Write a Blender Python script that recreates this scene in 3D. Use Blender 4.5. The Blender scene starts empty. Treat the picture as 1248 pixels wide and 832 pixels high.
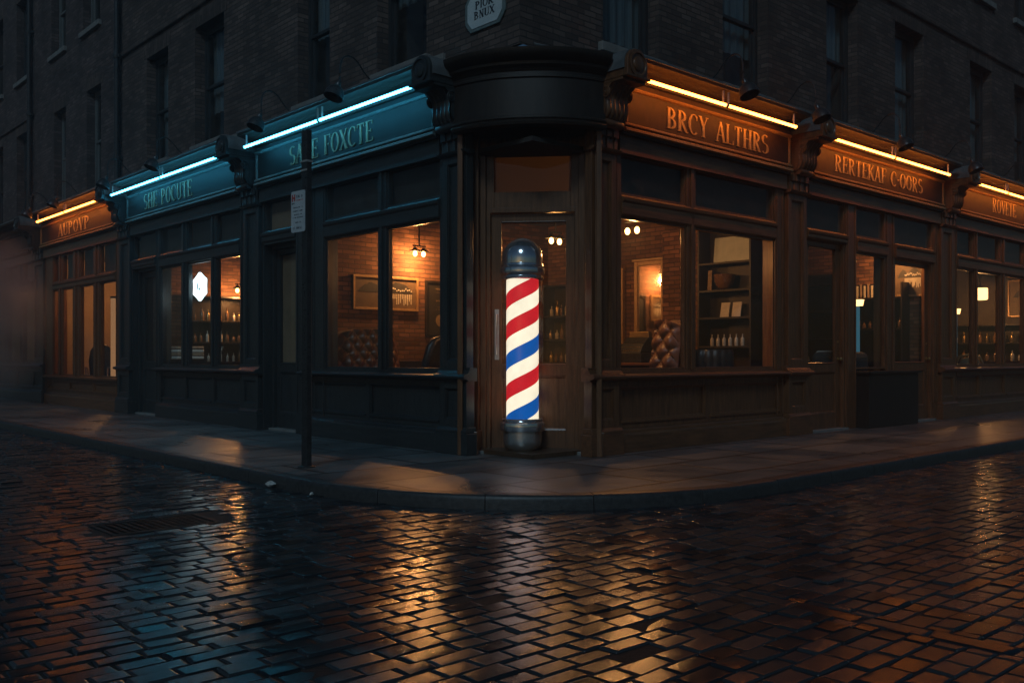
import bpy, bmesh, math, random
import numpy as np
from mathutils import Vector, Matrix, noise
random.seed(7)
PI = math.pi
scene = bpy.context.scene
col = scene.collection
R = math.radians

# ------------------------------------------------------------------ frame of the place
C0 = Vector((.197, 9.484, 0))            # where the two shopfront lines would meet on the corner
dL = Vector((-.6737, .7390, 0)); dR = Vector((.7390, .6737, 0))
nL = Vector((-.7390, -.6737, 0)); nR = Vector((.6737, -.7390, 0))
ANG_R = math.atan2(dR.y, dR.x)
ANG_L = math.atan2(-dL.y, -dL.x)

def W(a, b, z=0):                        # a runs up the left street, b up the right street
    return C0 + dL * a + dR * b + Vector((0, 0, z))

# ------------------------------------------------------------------ materials
M = {}
def nodes(name):
    m = bpy.data.materials.new(name); m.use_nodes = True
    nt = m.node_tree; nt.nodes.clear()
    out = nt.nodes.new('ShaderNodeOutputMaterial')
    M[name] = m
    return m, nt, out
def N(nt, t, **kw):
    n = nt.nodes.new(t)
    for k, v in kw.items():
        if k.startswith('i_'):
            key = k[2:]
            n.inputs[int(key) if key.isdigit() else key.replace('_', ' ')].default_value = v
        else: setattr(n, k, v)
    return n
def ln(nt, a, ao, b, bi): nt.links.new(a.outputs[ao], b.inputs[bi])
def ramp(nt, stops):
    r = nt.nodes.new('ShaderNodeValToRGB')
    el = r.color_ramp.elements
    while len(el) < len(stops): el.new(.5)
    for e, (p, c) in zip(el, stops): e.position = p; e.color = (*c, 1) if len(c) == 3 else c
    return r

def mat_noise(name, c1, c2, scale=8, rough=(.4, .6), metal=0, bump=.2, bscale=40, stretch=(1, 1, 1), spec=.5, coat=0, bdist=.01):
    m, nt, out = nodes(name)
    tc = N(nt, 'ShaderNodeTexCoord'); mp = N(nt, 'ShaderNodeMapping'); mp.inputs['Scale'].default_value = stretch
    ln(nt, tc, 'Object', mp, 0)
    n1 = N(nt, 'ShaderNodeTexNoise', i_Scale=scale, i_Detail=6.0, i_Roughness=.65); ln(nt, mp, 0, n1, 'Vector')
    r = ramp(nt, [(.3, c1), (.7, c2)]); ln(nt, n1, 0, r, 0)
    n2 = N(nt, 'ShaderNodeTexNoise', i_Scale=bscale, i_Detail=5.0); ln(nt, mp, 0, n2, 'Vector')
    mr = N(nt, 'ShaderNodeMapRange'); mr.inputs[3].default_value = rough[0]; mr.inputs[4].default_value = rough[1]
    ln(nt, n2, 0, mr, 0)
    b = N(nt, 'ShaderNodeBump', i_Strength=bump, i_Distance=bdist); ln(nt, n2, 0, b, 'Height')
    p = N(nt, 'ShaderNodeBsdfPrincipled', i_Metallic=metal)
    p.inputs['Specular IOR Level'].default_value = spec
    p.inputs['Coat Weight'].default_value = coat; p.inputs['Coat Roughness'].default_value = .15
    ln(nt, r, 0, p, 'Base Color'); ln(nt, mr, 0, p, 'Roughness'); ln(nt, b, 0, p, 'Normal')
    ln(nt, p, 0, out, 0)
    return m

def mat_brick(name, c1, c2, mortar, scale=1.0, bump=.6, rough=.85, soldier=False, wet=False):
    # object coordinates: x along the wall, z up
    m, nt, out = nodes(name)
    tc = N(nt, 'ShaderNodeTexCoord'); sx = N(nt, 'ShaderNodeSeparateXYZ'); ln(nt, tc, 'Object', sx, 0)
    cx = N(nt, 'ShaderNodeCombineXYZ')
    sm = N(nt, 'ShaderNodeMath', operation='ADD'); ln(nt, sx, 0, sm, 0); ln(nt, sx, 1, sm, 1)
    if soldier: ln(nt, sm, 0, cx, 1); ln(nt, sx, 2, cx, 0)
    else: ln(nt, sm, 0, cx, 0); ln(nt, sx, 2, cx, 1)
    wob = N(nt, 'ShaderNodeTexNoise', i_Scale=9.0, i_Detail=2.0); ln(nt, tc, 'Object', wob, 'Vector')
    wa = N(nt, 'ShaderNodeVectorMath', operation='MULTIPLY_ADD'); wa.inputs[1].default_value = (.012, .012, 0)
    ln(nt, wob, 1, wa, 0); ln(nt, cx, 0, wa, 2)
    br = N(nt, 'ShaderNodeTexBrick', i_Scale=1.0)
    br.inputs['Brick Width'].default_value = .225 * scale; br.inputs['Row Height'].default_value = .075 * scale
    br.inputs['Mortar Size'].default_value = .008 * scale; br.inputs['Mortar Smooth'].default_value = .35
    br.inputs['Bias'].default_value = -.1
    br.inputs['Color1'].default_value = (0, 0, 0, 1); br.inputs['Color2'].default_value = (1, 1, 1, 1); br.inputs['Mortar'].default_value = (.5, .5, .5, 1)
    ln(nt, wa, 0, br, 'Vector')
    rp = ramp(nt, [(0, c1), (.55, c2), (1, tuple(x * 1.55 for x in c2))]); ln(nt, br, 0, rp, 0)
    big = N(nt, 'ShaderNodeTexNoise', i_Scale=1.3, i_Detail=6.0); ln(nt, tc, 'Object', big, 'Vector')
    bc = N(nt, 'ShaderNodeMapRange'); bc.inputs[1].default_value = .3; bc.inputs[2].default_value = .7; bc.inputs[3].default_value = .55; bc.inputs[4].default_value = 1.25
    ln(nt, big, 0, bc, 0)
    mu = N(nt, 'ShaderNodeVectorMath', operation='SCALE'); ln(nt, rp, 0, mu, 0); ln(nt, bc, 0, mu, 'Scale')
    mx = N(nt, 'ShaderNodeMix', data_type='RGBA'); ln(nt, br, 1, mx, 0); ln(nt, mu, 0, mx, 6); mx.inputs[7].default_value = (*mortar, 1)
    fine = N(nt, 'ShaderNodeTexNoise', i_Scale=60.0, i_Detail=6.0); ln(nt, tc, 'Object', fine, 'Vector')
    h1 = N(nt, 'ShaderNodeMath', operation='MULTIPLY', i_1=-1.0); ln(nt, br, 1, h1, 0)
    h2 = N(nt, 'ShaderNodeMath', operation='MULTIPLY_ADD', i_1=.5); ln(nt, fine, 0, h2, 0); ln(nt, h1, 0, h2, 2)
    h3 = N(nt, 'ShaderNodeMath', operation='MULTIPLY_ADD', i_1=.4); ln(nt, br, 0, h3, 0); ln(nt, h2, 0, h3, 2)
    bp = N(nt, 'ShaderNodeBump', i_Strength=bump, i_Distance=.012); ln(nt, h3, 0, bp, 'Height')
    p = N(nt, 'ShaderNodeBsdfPrincipled', i_Roughness=rough); ln(nt, mx, 2, p, 'Base Color'); ln(nt, bp, 0, p, 'Normal')
    ln(nt, p, 0, out, 0)
    return m

def mat_emit(name, c, s):
    m, nt, out = nodes(name)
    e = N(nt, 'ShaderNodeEmission', i_Strength=s); e.inputs[0].default_value = (*c, 1)
    ln(nt, e, 0, out, 0); return m

def mat_glass(name, tint=(1, 1, 1), refl=1.0, rough=.02, dirt=.03, bump=.0):
    m, nt, out = nodes(name)
    tc = N(nt, 'ShaderNodeTexCoord')
    tr = N(nt, 'ShaderNodeBsdfTransparent'); tr.inputs[0].default_value = (*tint, 1)
    gl = N(nt, 'ShaderNodeBsdfGlossy', i_Roughness=rough)
    nz = N(nt, 'ShaderNodeTexNoise', i_Scale=1.2, i_Detail=1.0); ln(nt, tc, 'Object', nz, 'Vector')
    bp = N(nt, 'ShaderNodeBump', i_Strength=.06, i_Distance=.05); ln(nt, nz, 0, bp, 'Height'); ln(nt, bp, 0, gl, 'Normal')
    fr = N(nt, 'ShaderNodeFresnel', i_IOR=1.5)
    ge = N(nt, 'ShaderNodeNewGeometry'); io = N(nt, 'ShaderNodeMapRange'); io.inputs[3].default_value = 1.5; io.inputs[4].default_value = 1 / 1.5
    ln(nt, ge, 'Backfacing', io, 0); ln(nt, io, 0, fr, 0)      # a thin pane reflects the same from both sides
    mu = N(nt, 'ShaderNodeMath', operation='MULTIPLY', i_1=refl); mu.use_clamp = True; ln(nt, fr, 0, mu, 0)
    mx = N(nt, 'ShaderNodeMixShader'); ln(nt, mu, 0, mx, 0); ln(nt, tr, 0, mx, 1); ln(nt, gl, 0, mx, 2)
    d = N(nt, 'ShaderNodeBsdfDiffuse'); d.inputs[0].default_value = (.35, .32, .28, 1)
    dn = N(nt, 'ShaderNodeTexNoise', i_Scale=5.0, i_Detail=8.0, i_Roughness=.75); ln(nt, tc, 'Object', dn, 'Vector')
    dr = N(nt, 'ShaderNodeMapRange'); dr.inputs[1].default_value = .4; dr.inputs[2].default_value = .8; dr.inputs[4].default_value = dirt * 3
    ln(nt, dn, 0, dr, 0)
    m2 = N(nt, 'ShaderNodeMixShader'); ln(nt, dr, 0, m2, 0); ln(nt, mx, 0, m2, 1); ln(nt, d, 0, m2, 2)
    ln(nt, m2, 0, out, 0); return m

mat_brick('facade_brick', (.075, .055, .049), (.115, .082, .070), (.045, .040, .038), bump=1.0, scale=.88)
mat_brick('facade_brick_soldier', (.075, .055, .049), (.115, .082, .07), (.045, .04, .038), soldier=True, bump=1.0, scale=.88)
mat_brick('far_brick', (.07, .052, .049), (.11, .080, .074), (.045, .04, .038), bump=1.0, scale=.88)
mat_brick('inner_brick', (.13, .055, .030), (.21, .095, .05), (.07, .045, .03), bump=1.0, scale=.9)
mat_noise('dark_wood', (.08, .034, .016), (.22, .095, .042), scale=5, rough=(.2, .4), bump=.18, bscale=45, stretch=(6, 6, .5), coat=.15)
mat_noise('dark_wood_rail', (.08, .034, .016), (.22, .095, .042), scale=5, rough=(.2, .4), bump=.18, bscale=45, stretch=(.5, 6, 6), coat=.15)
mat_noise('painted_wood', (.018, .024, .026), (.04, .048, .05), scale=5, rough=(.2, .4), bump=.18, bscale=45, stretch=(6, 6, .5), coat=.1)
mat_noise('painted_wood_rail', (.018, .024, .026), (.04, .048, .05), scale=5, rough=(.2, .4), bump=.18, bscale=45, stretch=(.5, 6, 6), coat=.1)
mat_noise('black_wood', (.014, .011, .009), (.034, .024, .018), scale=5, rough=(.3, .5), bump=.15, bscale=45, stretch=(5, 5, .5))
mat_noise('sign_teal', (.004, .009, .010), (.009, .018, .019), scale=4, rough=(.5, .7), bump=.15, bscale=60)
mat_noise('sign_brown', (.022, .011, .007), (.060, .030, .017), scale=9, rough=(.45, .65), bump=.2, bscale=60)
mat_noise('gold_leaf', (.35, .23, .09), (.62, .43, .20), scale=20, rough=(.35, .5), metal=.35, bump=.1)
mat_noise('gold_leaf_blue_lit', (.16, .16, .10), (.34, .32, .2), scale=14, rough=(.4, .6), metal=.2, bump=.2)  # gold leaf letters, dimness and green cast of blue neon put into the colour
mat_noise('gilt_edge', (.30, .18, .08), (.45, .28, .13), scale=20, rough=(.3, .5), metal=.2, bump=.1)
mat_noise('teal_edge', (.12, .16, .16), (.2, .26, .26), scale=20, rough=(.3, .5), bump=.1)
mat_noise('lead_flashing', (.09, .10, .105), (.17, .18, .185), scale=6, rough=(.35, .6), bump=.4, bscale=18, bdist=.02)
mat_noise('black_metal', (.03, .032, .034), (.06, .063, .066), scale=15, rough=(.2, .4), bump=.15, metal=.3)
mat_noise('stone_sill', (.16, .16, .155), (.27, .265, .25), scale=7, rough=(.6, .85), bump=.4)
mat_noise('window_paint', (.10, .11, .11), (.17, .18, .18), scale=8, rough=(.4, .6), bump=.2, stretch=(4, 4, .5))
mat_noise('window_dark', (.02, .022, .024), (.045, .047, .05), scale=8, rough=(.4, .6), bump=.2, stretch=(4, 4, .5))
mat_noise('chrome', (.8, .82, .85), (.9, .92, .95), scale=6, rough=(.10, .2), metal=.9, bump=.02)
mat_noise('dull_steel', (.5, .48, .46), (.7, .68, .64), scale=9, rough=(.28, .45), metal=.65, bump=.08)
mat_noise('brushed_steel', (.66, .65, .63), (.74, .73, .71), scale=5, rough=(.2, .3), metal=.85, bump=.02)
mat_noise('brass', (.5, .34, .14), (.62, .43, .2), scale=9, rough=(.25, .45), metal=1, bump=.05)
mat_noise('leather_brown', (.09, .035, .018), (.17, .075, .04), scale=12, rough=(.28, .5), bump=.25, bscale=70)
mat_noise('leather_black', (.01, .01, .012), (.03, .03, .034), scale=12, rough=(.25, .45), bump=.25, bscale=70)
mat_noise('curtain', (.10, .13, .14), (.20, .24, .25), scale=3, rough=(.8, .95), bump=.3, stretch=(10, 1, .3))
mat_noise('floor_boards', (.05, .028, .016), (.12, .065, .035), scale=3, rough=(.3, .5), bump=.1, stretch=(8, .6, 1))
mat_noise('plaster_tan', (.42, .30, .19), (.55, .40, .26), scale=3, rough=(.8, .9), bump=.1)
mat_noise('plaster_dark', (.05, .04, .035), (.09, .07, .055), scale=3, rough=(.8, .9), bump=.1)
mat_noise('ceiling_dark', (.03, .027, .025), (.06, .05, .045), scale=3, rough=(.8, .9), bump=.1)
mat_noise('old_print', (.10, .065, .035), (.16, .105, .06), scale=6, rough=(.5, .7), bump=.1)
mat_noise('blind_cloth', (.20, .14, .08), (.30, .21, .13), scale=2, rough=(.8, .95), bump=.2, bscale=120)
mat_noise('paper', (.55, .50, .42), (.75, .70, .6), scale=10, rough=(.6, .8), bump=.1)
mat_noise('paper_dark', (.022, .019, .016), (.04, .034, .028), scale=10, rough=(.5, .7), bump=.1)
mat_noise('print_dark', (.02, .018, .016), (.04, .035, .03), scale=10, rough=(.5, .7), bump=.1)
mat_noise('enamel', (.50, .58, .60), (.66, .72, .73), scale=9, rough=(.3, .5), bump=.1)
mat_noise('sign_ink', (.012, .02, .03), (.03, .04, .05), scale=9, rough=(.4, .6), bump=.1)
mat_noise('sign_red', (.40, .03, .025), (.55, .05, .04), scale=9, rough=(.4, .6), bump=.1)
mat_noise('traffic_sheet', (.45, .50, .53), (.6, .64, .66), scale=14, rough=(.35, .55), bump=.1)
mat_noise('cast_iron', (.015, .015, .016), (.04, .038, .036), scale=25, rough=(.45, .75), metal=.5, bump=.5)
mat_noise('mirror', (.75, .72, .68), (.8, .77, .73), scale=2, rough=(.03, .08), metal=1, bump=0)
mat_noise('bottle_glass', (.10, .05, .02), (.25, .14, .06), scale=30, rough=(.08, .2), bump=0, coat=.5)
mat_noise('bottle_pale', (.35, .33, .28), (.6, .55, .45), scale=30, rough=(.1, .25), bump=0, coat=.5)
mat_noise('book_cloth', (.22, .10, .06), (.5, .42, .3), scale=30, rough=(.6, .8), bump=.1)
mat_noise('stripe_white', (.6, .58, .52), (.7, .68, .62), scale=20, rough=(.7, .9), bump=.2)
mat_noise('cloth_dark', (.02, .025, .03), (.05, .055, .06), scale=20, rough=(.7, .9), bump=.2)
mat_noise('litter', (.5, .5, .48), (.75, .75, .72), scale=30, rough=(.6, .8), bump=.3)
mat_emit('tube_blue', (.07, .60, 1.0), 11)
mat_emit('tube_orange', (1.0, .25, .03), 15)
mat_emit('bulb_glow', (1.0, .50, .12), 12)
mat_emit('lantern_glow', (1.0, .50, .18), 3)
mat_emit('screen_white', (.62, .9, 1.0), 3.0)
mat_emit('ceiling_tube', (1.0, .86, .66), 2.2)
mat_emit('cyan_tube', (.12, .42, .6), .16)
mat_glass('shop_glass', (.93, .93, .92), 1.0)
mat_glass('upper_glass', (.75, .8, .82), 1.3, rough=.08, dirt=.05)
mat_glass('pole_glass', (.97, .97, .98), 1.6, dirt=.03)

m_, nt_, out_ = nodes('thin_blind')
d_ = N(nt_, 'ShaderNodeBsdfDiffuse'); d_.inputs[0].default_value = (.05, .035, .022, 1)
t_ = N(nt_, 'ShaderNodeBsdfTranslucent'); t_.inputs[0].default_value = (.09, .065, .045, 1)
x_ = N(nt_, 'ShaderNodeMixShader'); x_.inputs[0].default_value = .6
ln(nt_, d_, 0, x_, 1); ln(nt_, t_, 0, x_, 2); ln(nt_, x_, 0, out_, 0)
def mat_stripes():
    m, nt, out = nodes('pole_stripes')
    tc = N(nt, 'ShaderNodeTexCoord'); s = N(nt, 'ShaderNodeSeparateXYZ'); ln(nt, tc, 'Object', s, 0)
    ny = N(nt, 'ShaderNodeMath', operation='MULTIPLY', i_1=-1.0); ln(nt, s, 1, ny, 0)
    at = N(nt, 'ShaderNodeMath', operation='ARCTAN2'); ln(nt, s, 0, at, 0); ln(nt, ny, 0, at, 1)
    lead = N(nt, 'ShaderNodeMath', operation='MULTIPLY', i_1=-LEAD / (2 * PI)); ln(nt, at, 0, lead, 0)
    u = N(nt, 'ShaderNodeMath', operation='ADD'); ln(nt, s, 2, u, 0); ln(nt, lead, 0, u, 1)
    k = N(nt, 'ShaderNodeMath', operation='SUBTRACT', i_1=Z_RED); ln(nt, u, 0, k, 0)
    q = N(nt, 'ShaderNodeMath', operation='DIVIDE', i_1=PITCH); ln(nt, k, 0, q, 0)      # 0 at a stripe centre
    q5 = N(nt, 'ShaderNodeMath', operation='ADD', i_1=.5); ln(nt, q, 0, q5, 0)
    fr = N(nt, 'ShaderNodeMath', operation='FRACT'); ln(nt, q5, 0, fr, 0)
    ab = N(nt, 'ShaderNodeMath', operation='SUBTRACT', i_1=.5); ln(nt, fr, 0, ab, 0)
    aa = N(nt, 'ShaderNodeMath', operation='ABSOLUTE'); ln(nt, ab, 0, aa, 0)
    isw = N(nt, 'ShaderNodeMath', operation='GREATER_THAN', i_1=.255); ln(nt, aa, 0, isw, 0)
    fl = N(nt, 'ShaderNodeMath', operation='FLOOR'); ln(nt, q5, 0, fl, 0)
    # indices: 0 red, -1 red, -2 blue, -3 red, -4 blue
    b2 = N(nt, 'ShaderNodeMath', operation='COMPARE', i_1=-2.0, i_2=.1); ln(nt, fl, 0, b2, 0)
    b4 = N(nt, 'ShaderNodeMath', operation='COMPARE', i_1=-4.0, i_2=.1); ln(nt, fl, 0, b4, 0)
    bs = N(nt, 'ShaderNodeMath', operation='ADD'); ln(nt, b2, 0, bs, 0); ln(nt, b4, 0, bs, 1)
    mrb = N(nt, 'ShaderNodeMix', data_type='RGBA'); ln(nt, bs, 0, mrb, 0)
    mrb.inputs[6].default_value = (.50, .012, .018, 1); mrb.inputs[7].default_value = (.004, .075, .30, 1)
    mw = N(nt, 'ShaderNodeMix', data_type='RGBA'); ln(nt, isw, 0, mw, 0); ln(nt, mrb, 2, mw, 6)
    mw.inputs[7].default_value = (.95, .84, .62, 1)
    nz = N(nt, 'ShaderNodeTexNoise', i_Scale=7.0, i_Detail=4.0); ln(nt, tc, 'Object', nz, 'Vector')
    nm = N(nt, 'ShaderNodeMapRange'); nm.inputs[3].default_value = .6; nm.inputs[4].default_value = .95; ln(nt, nz, 0, nm, 0)
    p = N(nt, 'ShaderNodeBsdfPrincipled', i_Roughness=.35); ln(nt, mw, 2, p, 'Base Color')
    ln(nt, mw, 2, p, 'Emission Color'); ln(nt, nm, 0, p, 'Emission Strength')
    ln(nt, p, 0, out, 0)
PITCH = .340; LEAD = .56; Z_RED = 1.826
mat_stripes()

def mat_setts():
    m, nt, out = nodes('wet_setts')
    tc = N(nt, 'ShaderNodeTexCoord'); at = N(nt, 'ShaderNodeAttribute', attribute_name='tone')
    n1 = N(nt, 'ShaderNodeTexNoise', i_Scale=42.0, i_Detail=7.0, i_Roughness=.7); ln(nt, tc, 'Object', n1, 'Vector')
    n2 = N(nt, 'ShaderNodeTexNoise', i_Scale=.55, i_Detail=4.0); ln(nt, tc, 'Object', n2, 'Vector')
    n3 = N(nt, 'ShaderNodeTexNoise', i_Scale=140.0, i_Detail=4.0); ln(nt, tc, 'Object', n3, 'Vector')
    ad = N(nt, 'ShaderNodeMath', operation='MULTIPLY_ADD', i_1=.45); ln(nt, n1, 0, ad, 0); ln(nt, at, 'Fac', ad, 2)
    rp = ramp(nt, [(.15, (.010, .012, .014)), (.6, (.023, .026, .030)), (1.0, (.044, .048, .052))]); ln(nt, ad, 0, rp, 0)
    rr = N(nt, 'ShaderNodeMapRange'); rr.inputs[1].default_value = .35; rr.inputs[2].default_value = .65; rr.inputs[3].default_value = .05; rr.inputs[4].default_value = .19
    ln(nt, n2, 0, rr, 0)
    r2 = N(nt, 'ShaderNodeMath', operation='MULTIPLY_ADD', i_1=.12); ln(nt, at, 'Fac', r2, 0); ln(nt, rr, 0, r2, 2)
    r3 = N(nt, 'ShaderNodeMath', operation='MULTIPLY_ADD', i_1=.22); ln(nt, n1, 0, r3, 0); ln(nt, r2, 0, r3, 2)
    r4 = N(nt, 'ShaderNodeMath', operation='SUBTRACT', i_1=.11); ln(nt, r3, 0, r4, 0)
    b1 = N(nt, 'ShaderNodeBump', i_Strength=.3, i_Distance=.003); ln(nt, n1, 0, b1, 'Height')
    b2 = N(nt, 'ShaderNodeBump', i_Strength=.25, i_Distance=.001); ln(nt, n3, 0, b2, 'Height'); ln(nt, b1, 0, b2, 'Normal')
    p = N(nt, 'ShaderNodeBsdfPrincipled'); p.inputs['Specular IOR Level'].default_value = .36
    ln(nt, rp, 0, p, 'Base Color'); ln(nt, r4, 0, p, 'Roughness'); ln(nt, b2, 0, p, 'Normal')
    ln(nt, p, 0, out, 0)
mat_setts()
mat_noise('joint_dirt', (.008, .008, .008), (.02, .018, .016), scale=20, rough=(.6, .9), bump=.6, bscale=60)
mat_noise('kerb_stone', (.022, .022, .023), (.06, .059, .058), scale=25, rough=(.3, .6), bump=.5, bscale=70, bdist=.004)

def mat_paving():
    m, nt, out = nodes('wet_paving')
    tc = N(nt, 'ShaderNodeTexCoord'); mp = N(nt, 'ShaderNodeMapping'); mp.inputs['Rotation'].default_value = (0, 0, -ANG_R)
    ln(nt, tc, 'Object', mp, 0)
    br = N(nt, 'ShaderNodeTexBrick', i_Scale=1.0); br.offset = .37
    br.inputs['Brick Width'].default_value = 1.15; br.inputs['Row Height'].default_value = .85
    br.inputs['Mortar Size'].default_value = .026; br.inputs['Mortar Smooth'].default_value = .3
    br.inputs['Color1'].default_value = (0, 0, 0, 1); br.inputs['Color2'].default_value = (1, 1, 1, 1)
    ln(nt, mp, 0, br, 'Vector')
    n1 = N(nt, 'ShaderNodeTexNoise', i_Scale=1.1, i_Detail=7.0, i_Roughness=.65); ln(nt, tc, 'Object', n1, 'Vector')
    n2 = N(nt, 'ShaderNodeTexNoise', i_Scale=55.0, i_Detail=6.0, i_Roughness=.7); ln(nt, tc, 'Object', n2, 'Vector')
    s = N(nt, 'ShaderNodeMath', operation='MULTIPLY_ADD', i_1=.38); ln(nt, br, 0, s, 0); ln(nt, n1, 0, s, 2)
    s2 = N(nt, 'ShaderNodeMath', operation='MULTIPLY_ADD', i_1=.25); ln(nt, n2, 0, s2, 0); ln(nt, s, 0, s2, 2)
    rp = ramp(nt, [(.4, (.04, .042, .044)), (1.0, (.14, .142, .142))]); ln(nt, s2, 0, rp, 0)
    mx = N(nt, 'ShaderNodeMix', data_type='RGBA'); ln(nt, br, 1, mx, 0); ln(nt, rp, 0, mx, 6); mx.inputs[7].default_value = (.012, .012, .012, 1)
    rr = N(nt, 'ShaderNodeMapRange'); rr.inputs[1].default_value = .3; rr.inputs[2].default_value = .7; rr.inputs[3].default_value = .22; rr.inputs[4].default_value = .55; ln(nt, n1, 0, rr, 0)
    h = N(nt, 'ShaderNodeMath', operation='MULTIPLY_ADD', i_1=-1.6); ln(nt, br, 1, h, 0); ln(nt, n2, 0, h, 2)
    bp = N(nt, 'ShaderNodeBump', i_Strength=.5, i_Distance=.005); ln(nt, h, 0, bp, 'Height')
    p = N(nt, 'ShaderNodeBsdfPrincipled'); ln(nt, mx, 2, p, 'Base Color'); ln(nt, rr, 0, p, 'Roughness'); ln(nt, bp, 0, p, 'Normal')
    ln(nt, p, 0, out, 0)
mat_paving()

# ------------------------------------------------------------------ mesh builder
class MB:
    def __init__(s): s.v = []; s.f = []
    def add(s, vs, fs):
        o = len(s.v); s.v += [tuple(v) for v in vs]; s.f += [tuple(i + o for i in f) for f in fs]
        return s
    def box(s, x0, x1, y0, y1, z0, z1):
        x0, x1 = min(x0, x1), max(x0, x1); y0, y1 = min(y0, y1), max(y0, y1); z0, z1 = min(z0, z1), max(z0, z1)
        return s.add([(x0, y0, z0), (x1, y0, z0), (x1, y1, z0), (x0, y1, z0), (x0, y0, z1), (x1, y0, z1), (x1, y1, z1), (x0, y1, z1)],
                     [(0, 3, 2, 1), (4, 5, 6, 7), (0, 1, 5, 4), (1, 2, 6, 5), (2, 3, 7, 6), (3, 0, 4, 7)])
    def prism(s, prof, x0, x1):            # closed (y,z) profile swept along x
        n = len(prof)
        vs = [(x0, y, z) for y, z in prof] + [(x1, y, z) for y, z in prof]
        return s.add(vs, [tuple(range(n)), tuple(range(2 * n - 1, n - 1, -1))] + [(i, i + n, (i + 1) % n + n, (i + 1) % n) for i in range(n)])
    def poly_y(s, pts, y0, y1):            # closed (x,z) outline with thickness in y
        n = len(pts)
        vs = [(x, y0, z) for x, z in pts] + [(x, y1, z) for x, z in pts]
        return s.add(vs, [tuple(range(n)), tuple(range(2 * n - 1, n - 1, -1))] + [(i, i + n, (i + 1) % n + n, (i + 1) % n) for i in range(n)])
    def lathe(s, prof, c=(0, 0, 0), n=24, axis='z'):
        vs = []; fs = []
        for r, h in prof:
            for i in range(n):
                a = 2 * PI * i / n; p = (r * math.cos(a), r * math.sin(a), h)
                if axis == 'y': p = (p[0], h, p[1])
                if axis == 'x': p = (h, p[0], p[1])
                vs.append((p[0] + c[0], p[1] + c[1], p[2] + c[2]))
        k = len(prof)
        for j in range(k - 1):
            for i in range(n):
                fs.append((j * n + i, j * n + (i + 1) % n, (j + 1) * n + (i + 1) % n, (j + 1) * n + i))
        fs.append(tuple(range(n))[::-1]); fs.append(tuple((k - 1) * n + i for i in range(n)))
        return s.add(vs, fs)
    def tube(s, path, r, n=8):
        P = [Vector(p) for p in path]; rr = r if isinstance(r, (list, tuple)) else [r] * len(P)
        vs = []; fs = []; up = None
        for i, p in enumerate(P):
            t = (P[min(i + 1, len(P) - 1)] - P[max(i - 1, 0)]).normalized()
            if up is None: up = Vector((0, 0, 1)) if abs(t.z) < .9 else Vector((1, 0, 0))
            a = t.cross(up)
            if a.length < 1e-4: a = t.cross(Vector((0, 1, 0)))
            a.normalize(); b = t.cross(a).normalized(); up = b.cross(t).normalized() if False else up
            for k in range(n):
                an = 2 * PI * k / n; vs.append(p + (a * math.cos(an) + b * math.sin(an)) * rr[i])
        for j in range(len(P) - 1):
            for k in range(n): fs.append((j * n + k, j * n + (k + 1) % n, (j + 1) * n + (k + 1) % n, (j + 1) * n + k))
        fs.append(tuple(range(n))[::-1]); fs.append(tuple((len(P) - 1) * n + k for k in range(n)))
        return s.add(vs, fs)
    def ball(s, c, r, n=12, sz=1.0, sy=1.0):
        m = n // 2
        prof = [(r * math.sin(PI * j / m), 0, -r * math.cos(PI * j / m)) for j in range(m + 1)]
        vs = []; fs = []
        for q, _, h in prof:
            q = max(q, 1e-4)
            for i in range(n): vs.append((c[0] + q * math.cos(2 * PI * i / n), c[1] + sy * q * math.sin(2 * PI * i / n), c[2] + h * sz))
        for j in range(m):
            for i in range(n): fs.append((j * n + i, j * n + (i + 1) % n, (j + 1) * n + (i + 1) % n, (j + 1) * n + i))
        return s.add(vs, fs)
    def move(s, fn): s.v = [tuple(fn(Vector(v))) for v in s.v]; return s
    def build(s, name, mat, parent=None, bevel=0, smooth=False, subsurf=0):
        me = bpy.data.meshes.new(name); me.from_pydata([tuple(v) for v in s.v], [], s.f)
        bm = bmesh.new(); bm.from_mesh(me); bmesh.ops.remove_doubles(bm, verts=bm.verts, dist=1e-5)
        bmesh.ops.recalc_face_normals(bm, faces=bm.faces); bm.to_mesh(me); bm.free()
        me.materials.append(M[mat] if isinstance(mat, str) else mat)
        o = bpy.data.objects.new(name, me); col.objects.link(o)
        if parent: o.parent = parent
        if smooth: 
            me.shade_smooth()
            try: me.set_sharp_from_angle(angle=R(38))
            except Exception: pass
        if bevel:
            b = o.modifiers.new('bevel', 'BEVEL'); b.width = bevel; b.segments = 2; b.limit_method = 'ANGLE'; b.angle_limit = R(35)
        if subsurf:
            q = o.modifiers.new('subdivision', 'SUBSURF'); q.levels = q.render_levels = subsurf
        return o

def tag(o, label=None, cat=None, group=None, kind=None):
    if label: o['label'] = label
    if cat: o['category'] = cat
    if group: o['group'] = group
    if kind: o['kind'] = kind
    return o
def empty(name, loc=(0, 0, 0), rz=0):
    o = bpy.data.objects.new(name, None); col.objects.link(o); o.location = loc; o.rotation_euler.z = rz
    o.empty_display_size = .2; return o
def copy_tree(o, parent=None):
    c = o.copy(); col.objects.link(c)
    if parent: c.parent = parent
    for ch in list(o.children): copy_tree(ch, c)
    return c
def fac(side, s, n=0, z=0):                # a point on a facade: s along it, n out of it
    return (C0 + (dL if side == 'L' else dR) * s + (nL if side == 'L' else nR) * n + Vector((0, 0, z)))
def fempty(name, side, s, n=0, z=0):       # local frame: x to the viewer's right, y into the wall
    return empty(name, fac(side, s, n, z), ANG_L if side == 'L' else ANG_R)

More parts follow.
